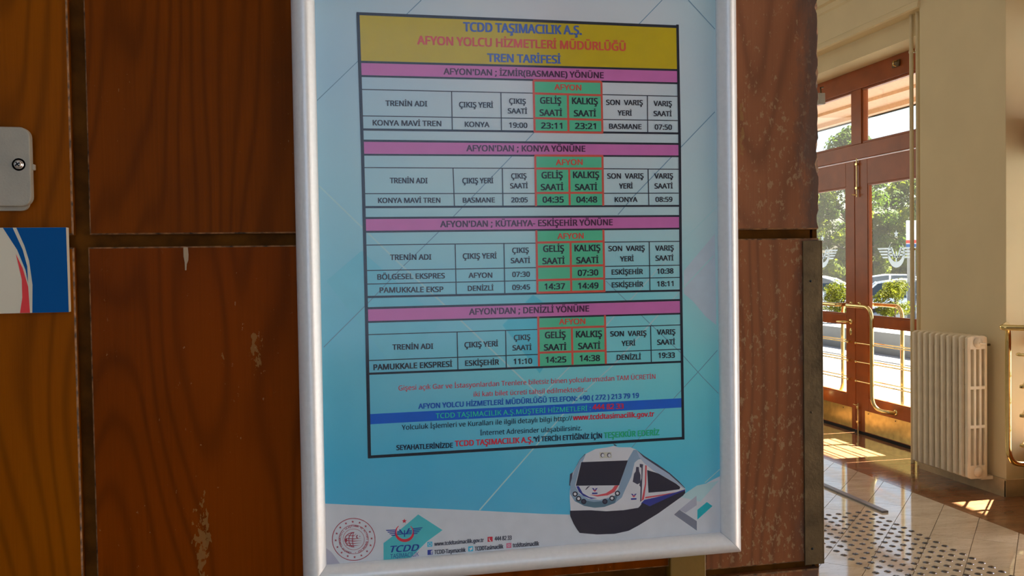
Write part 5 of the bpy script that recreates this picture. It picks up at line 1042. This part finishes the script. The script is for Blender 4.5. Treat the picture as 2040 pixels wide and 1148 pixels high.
def lettering(name, items, lay, ring=False):
    """each string is set once per offset in BOLD, which thickens its strokes as bold print"""
    BOLD = {0: [(0, 0)], 1: [(-.018, -.006), (.018, .006)], 2: [(-.054, -.024), (.054, .024), (.054, -.024), (-.054, .024), (0, 0)], 3: [(-.060, -.026), (.060, .026), (.060, -.026), (-.060, .026), (0, 0)], 4: [(-.055, -.02), (.055, .02), (0.03, -.02), (0, 0)]}
    tmp = []
    for it_ in items: tmp.append((text_mesh(it_[0], 0.25 if (it_[6] == 'navy2' and it_[7] == 4) else 0.0), it_))
    dg = bpy.context.evaluated_depsgraph_get(); mb = MB(); mats = []
    for (o, (s, x, z, w_, h_, a_, c, bld)) in tmp:
        me = bpy.data.meshes.new_from_object(o.evaluated_get(dg))
        if c not in mats: mats.append(c)
        xs_ = [v.co.x for v in me.vertices]; mn, mx_ = min(xs_), max(xs_); sz = h_ / CAP; sx = w_ / (mx_ - mn) if w_ else sz
        ca_, sa_ = math.cos(a_), math.sin(a_); cxm = (mn + mx_) / 2 if not w_ else mn
        for k, (dx, dz) in enumerate(BOLD[bld]):
            vv = []
            for v in me.vertices:
                px, pz = (v.co.x - cxm) * sx + dx * h_, v.co.y * sz + dz * h_
                vv.append(((x + px * ca_ - pz * sa_) / 1000, -LAY * (lay + 0.12 * k), (z + px * sa_ + pz * ca_) / 1000))
            mb.add(vv, [tuple(p.vertices) for p in me.polygons], mats.index(c))
        bpy.data.meshes.remove(me); cu = o.data; bpy.data.objects.remove(o); bpy.data.curves.remove(cu)
    me = bpy.data.meshes.new(name); me.from_pydata(mb.v, [], mb.f)
    for c in mats: me.materials.append(INK[c])
    me.polygons.foreach_set('material_index', mb.mi); me.update()
    bm = bmesh.new(); bm.from_mesh(me)
    for f in bm.faces:
        f.normal_update()
        if f.normal.y > 0: f.normal_flip()
    bm.to_mesh(me); bm.free()
    o = bpy.data.objects.new(name, me); link(o, PS); o['kind'] = 'stuff'; return o
lettering('title_lettering', TEXTS[:3], 6)
lettering('section_lettering', TEXTS[3:11], 6)
lettering('timetable_lettering', [t for t in TEXTS[11:] if t[6] == 'ink'], 6)
lettering('notice_lettering', [t for t in TEXTS[11:] if t[6] in ('rust', 'blue', 'green', 'red2', 'dink', 'green2')], 6)
lettering('footer_lettering', [t for t in TEXTS[11:] if t[6] in ('grey', 'navy2', 'paper')], 6)
rcx, rcz, rr_ = RING; rs = 'TÜRKİYE CUMHURİYETİ ULAŞTIRMA VE ALTYAPI BAKANLIĞI •'; it = []
for k, ch in enumerate(rs):
    if ch == ' ': continue
    a = -90 - 12 - k * (348 / len(rs)); it.append((ch, rcx + rr_ * math.cos(R(a)), rcz + rr_ * math.sin(R(a)), 0, 1.9, R(a - 90), 'emar', 2))
lettering('emblem_lettering', it, 6)
MB().box(-0.004, FW + 0.004, -0.0021, -0.0018, -0.004, FH + 0.004).build('cover_sheet', M_COVER, PF)

# ---- grey metal box, left
def rrect(x0, x1, z0, z1, r_, n=6):
    out = []
    for cx_, cz_, a0 in ((x1 - r_, z1 - r_, 0), (x0 + r_, z1 - r_, 90), (x0 + r_, z0 + r_, 180), (x1 - r_, z0 + r_, 270)):
        for k in range(n + 1): a = R(a0 + 90 * k / n); out.append((cx_ + r_ * math.cos(a), cz_ + r_ * math.sin(a)))
    return out
BX = empty('metal_box', (-0.345, YW, 1.617), label='grey enamelled metal box with rounded corners above the blue sign', cat='metal box')
MB().prism(rrect(-0.055, 0.056, 0.0, 0.080, 0.010), lambda x, z: (x, -0.014, z), lambda x, z: (x, -0.004, z)).build('lid', M_BOX, BX, bevel=0.0012)
MB().prism(rrect(-0.05, 0.051, -0.004, 0.076, 0.008), lambda x, z: (x, -0.005, z), lambda x, z: (x, 0.0, z)).build('back_plate', M_BOX, BX)
Mx = Matrix.Translation((0.0451, -0.0140, 0.0420)) @ Matrix.Rotation(R(90), 4, 'X')
sc_ = MB().lathe([(0, .0042), (.0025, .0038), (.0042, .0024), (.0046, 0.0), (.0064, 0.0), (.0066, -.001)], M=Mx, n=20).build('screw', M_CHROME, BX)
MB().box(-.0026, .0026, -.0006, .0006, .0030, .0044, M=Mx @ Matrix.Rotation(R(35), 4, 'Z')).box(-.0006, .0006, -.0026, .0026, .0030, .0044, M=Mx @ Matrix.Rotation(R(35), 4, 'Z')).build('cross_slot', M_DARK, sc_)
MB().box(0.054, 0.0585, -0.010, -0.004, 0.037, 0.043).build('catch', M_BOX, BX, bevel=0.001)
MB().prism(rrect(-0.01, 0.018, -0.0085, -0.004, 0.002), lambda x, z: (x, -0.006, z), lambda x, z: (x, 0.0, z)).build('bracket', M_BOX, BX)
# ---- blue sign
SGN = empty('wall_sign', (-0.345, YW, 1.508), label='blue white and red sign board on the wood left of the poster', cat='sign')
MB().box(-0.09, 0.0868, -0.0095, 0.0, 0.0003, 0.0875).build('board', M_SWHITE, SGN, bevel=0.0004)
mb = MB()
for k, (c, p) in enumerate(SIGN):
    q = [((x / 1000) + 0.345, z / 1000 - 1.508) for x, z in p]; y0 = -0.0096 - 0.0001 * (k == 2)
    mb.add([(x, y0, min(z, 0.0874)) for x, z in q], [tuple(range(len(q)))], 0 if c == 'sblue' else 1)
o = mb.build('printed_swoosh', [M_SBLUE, M_SRED], SGN)
bm = bmesh.new(); bm.from_mesh(o.data); bmesh.ops.triangulate(bm, faces=bm.faces)
for f in bm.faces:
    f.normal_update()
    if f.normal.y > 0: f.normal_flip()
bm.to_mesh(o.data); bm.free()
# ---- brass guard on the wall corner
CG = empty('corner_guard', (0.5885, YW, 1.172), label='tarnished brass guard strip on the lower wall edge beside the doorway', cat='corner guard')
MB().box(-0.013, 0.0125, -0.0022, 0.0, 0.0, 0.402).box(0.0105, 0.0135, -0.0022, 0.05, 0.0, 0.402).build('strip', M_OLDBRASS, CG, bevel=0.0008)
for z in (0.02, 0.190, 0.352):
    MB().lathe([(0, .0010), (.0012, .0008), (.0016, 0)], M=Matrix.Translation((-0.003, -0.0022, z)) @ Matrix.Rotation(R(90), 4, 'X'), n=10).build('screw', M_DARK if z != 0.19 else M_OLDBRASS, CG)
# ---- paint drip
MB().prism([(-0.0024, 0.0), (0.0020, 0.0), (0.0026, -0.008), (0.0022, -0.014), (0.0006, -0.018), (0.0, -0.0245), (-0.0012, -0.0245), (-0.0014, -0.016), (-0.0024, -0.010)], lambda x, z: (-0.1435 + x, YW - 0.0004, 1.574 + z), lambda x, z: (-0.1435 + x, YW + 0.0004, 1.574 + z)).build('paint_drip', simple('dried_paint', lin(176, 150, 116), 0.6), wall_b)

# ================================================================ RADIATOR, PIPES, SMALL THINGS
RD = empty('radiator', (4.15, 5.07, 0.105), label='cream cast iron column radiator standing against the pier beside the doors', cat='radiator')
def section_mesh():
    """one casting: rounded outline pierced by three by three slots"""
    H = 0.935; D = 0.150; T = 0.0165
    cols = [(-0.075, -0.043), (-0.0285, -0.0095), (0.0055 + 0.004, 0.0285), (0.043, 0.075)]
    cols = [(-0.075, -0.0510), (-0.0300, -0.0105), (0.0105, 0.0300), (0.0510, 0.075)]
    zs = [0.0, 0.088, 0.330, 0.352, 0.585, 0.607, 0.847, H]
    xs_ = sorted({v for c in cols for v in c}); bm = bmesh.new(); V = {}
    def vert(x, z, s):
        k = (round(x, 5), round(z, 5), s)
        if k not in V:
            t = T * (0.72 if abs(abs(x) - 0.075) < 1e-6 else 1.0)
            zz = z
            if abs(abs(x) - 0.075) < 1e-6 and z in (0.0, H): zz = z + (0.012 if z == 0.0 else -0.012)
            V[k] = bm.verts.new((x, s * t, zz))
        return V[k]
    full = set()
    for i in range(len(xs_) - 1):
        for j in range(len(zs) - 1):
            solid = any(abs(c[0] - xs_[i]) < 1e-6 for c in cols) or j in (0, 2, 4, 6)
            if solid: full.add((i, j))
    for (i, j) in full:
        for s in (-1, 1): bm.faces.new([vert(xs_[a], zs[c], s) for a, c in ((i, j), (i + 1, j), (i + 1, j + 1), (i, j + 1))])
        for (di, dj, p, q) in ((-1, 0, (i, j), (i, j + 1)), (1, 0, (i + 1, j), (i + 1, j + 1)), (0, -1, (i, j), (i + 1, j)), (0, 1, (i, j + 1), (i + 1, j + 1))):
            if (i + di, j + dj) not in full: bm.faces.new([vert(xs_[p[0]], zs[p[1]], -1), vert(xs_[q[0]], zs[q[1]], -1), vert(xs_[q[0]], zs[q[1]], 1), vert(xs_[p[0]], zs[p[1]], 1)])
    bmesh.ops.recalc_face_normals(bm, faces=bm.faces)
    me = bpy.data.meshes.new('section'); bm.to_mesh(me); bm.free(); me.materials.append(M_RAD)
    return me
sme = section_mesh()
for k in range(10):
    o = bpy.data.objects.new('section', sme); link(o, RD); o.location = (0, 0.02 + k * 0.0595, 0)
    b_ = o.modifiers.new('bevel', 'BEVEL'); b_.width = 0.0045; b_.segments = 2; b_.limit_method = 'ANGLE'; b_.angle_limit = R(50)
for z in (0.045, 0.89):
    MB().tube([(0, 0.02, z), (0, 0.02 + 9 * 0.0595, z)], 0.027, 14).build('hub', M_RAD, RD)
for z, nm in ((0.89, 'end_plug'), (0.045, 'end_plug')):
    MB().lathe([(0, .012), (.018, .012), (.02, .008), (.031, .006), (.033, 0)], M=Matrix.Translation((0, 0.0015, z)) @ Matrix.Rotation(R(90), 4, 'X'), n=6 * 4).build(nm, M_RAD, RD)
MB().tube([(0.0, -0.010, 0.89), (0.02, -0.016, 0.885), (0.045, -0.012, 0.885)], 0.006, 8).build('air_valve', M_RAD, RD)
for z in (0.87,): MB().tube([(0.05, 0.05, z), (0.128, 0.05, z)], 0.008, 8).build('wall_stay', M_OLDBRASS, RD)
MB().tube([(0.0, 0.30, 0.02), (0.120, 0.30, 0.005)], 0.012, 8).box(0.03, 0.118, 0.01, 0.045, -0.01, 0.012).build('wall_bracket', M_RAD, RD)
# heating pipes
for k, (y, r_) in enumerate(((6.005, 0.015), (5.925, 0.019))):
    hp = empty('heating_pipe', (4.345, y, 0), label=('thinner cream heating pipe on the side nearer the doors' if k == 0 else 'thicker cream heating pipe nearer the wall pier'), cat='pipe', group='heating pipes')
    MB().tube([(0, 0, 0), (0, 0, 3.38)], r_, 14).build('pipe', M_PIPE, hp)
    for z in (1.62, 3.1): MB().tube([(0, 0, z - .008), (0, 0, z + .008)], r_ + 0.004, 14)  .box(0, 0.034, -.004, .004, z - .006, z + .006).build('clamp', M_PIPE, hp)
# metal strip lying on the floor
MB().box(-0.021, 0.021, 0.0, 1.4, 0.0, 0.012).build('metal_strip', M_ALU, loc=(3.322, 4.855, 0.0005), label='grey metal strip lying on the cream tiles beyond the studs', cat='metal strip', bevel=0.001)
# small lamp bracket above the doors and a door catch
sb = empty('wall_fitting', (4.38, 7.262, 2.93), label='small grey fitting on the cream wall above the doors', cat='fitting')
MB().prism([(-0.02, 0.0), (0.028, 0.0), (0.042, 0.10), (-0.02, 0.10)], lambda y, z: (-0.06, y, z), lambda y, z: (0.0, y, z)).build('shade', M_BOX, sb, bevel=.004)
MB().tube([(-0.03, 0, 0.10), (-0.03, 0.01, 0.15), (0, 0.015, 0.155)], 0.007, 8).build('arm', M_OLDBRASS, sb)
dc = empty('door_catch', (4.625, 6.58, 3.12), label='small brass catch on the wooden head above the right transom pane', cat='catch')
MB().box(-0.012, 0, -0.05, 0.05, 0.0, 0.055).build('plate', M_OLDBRASS, dc, bevel=.004)
MB().tube([(-0.012, -0.02, 0.045), (-0.045, -0.02, 0.04), (-0.045, -0.02, 0.01), (-0.02, -0.02, 0.005)], 0.007, 8).build('hook', M_BRASS, dc)

wp = MB().box(-0.02, 0.02, -0.006, 0.0, 0.0, 0.045).build('wall_plate', M_SWHITE, loc=(4.462, 4.985, 2.13), label='small pale plate high on the shaded face of the pier', cat='plate', bevel=0.001)
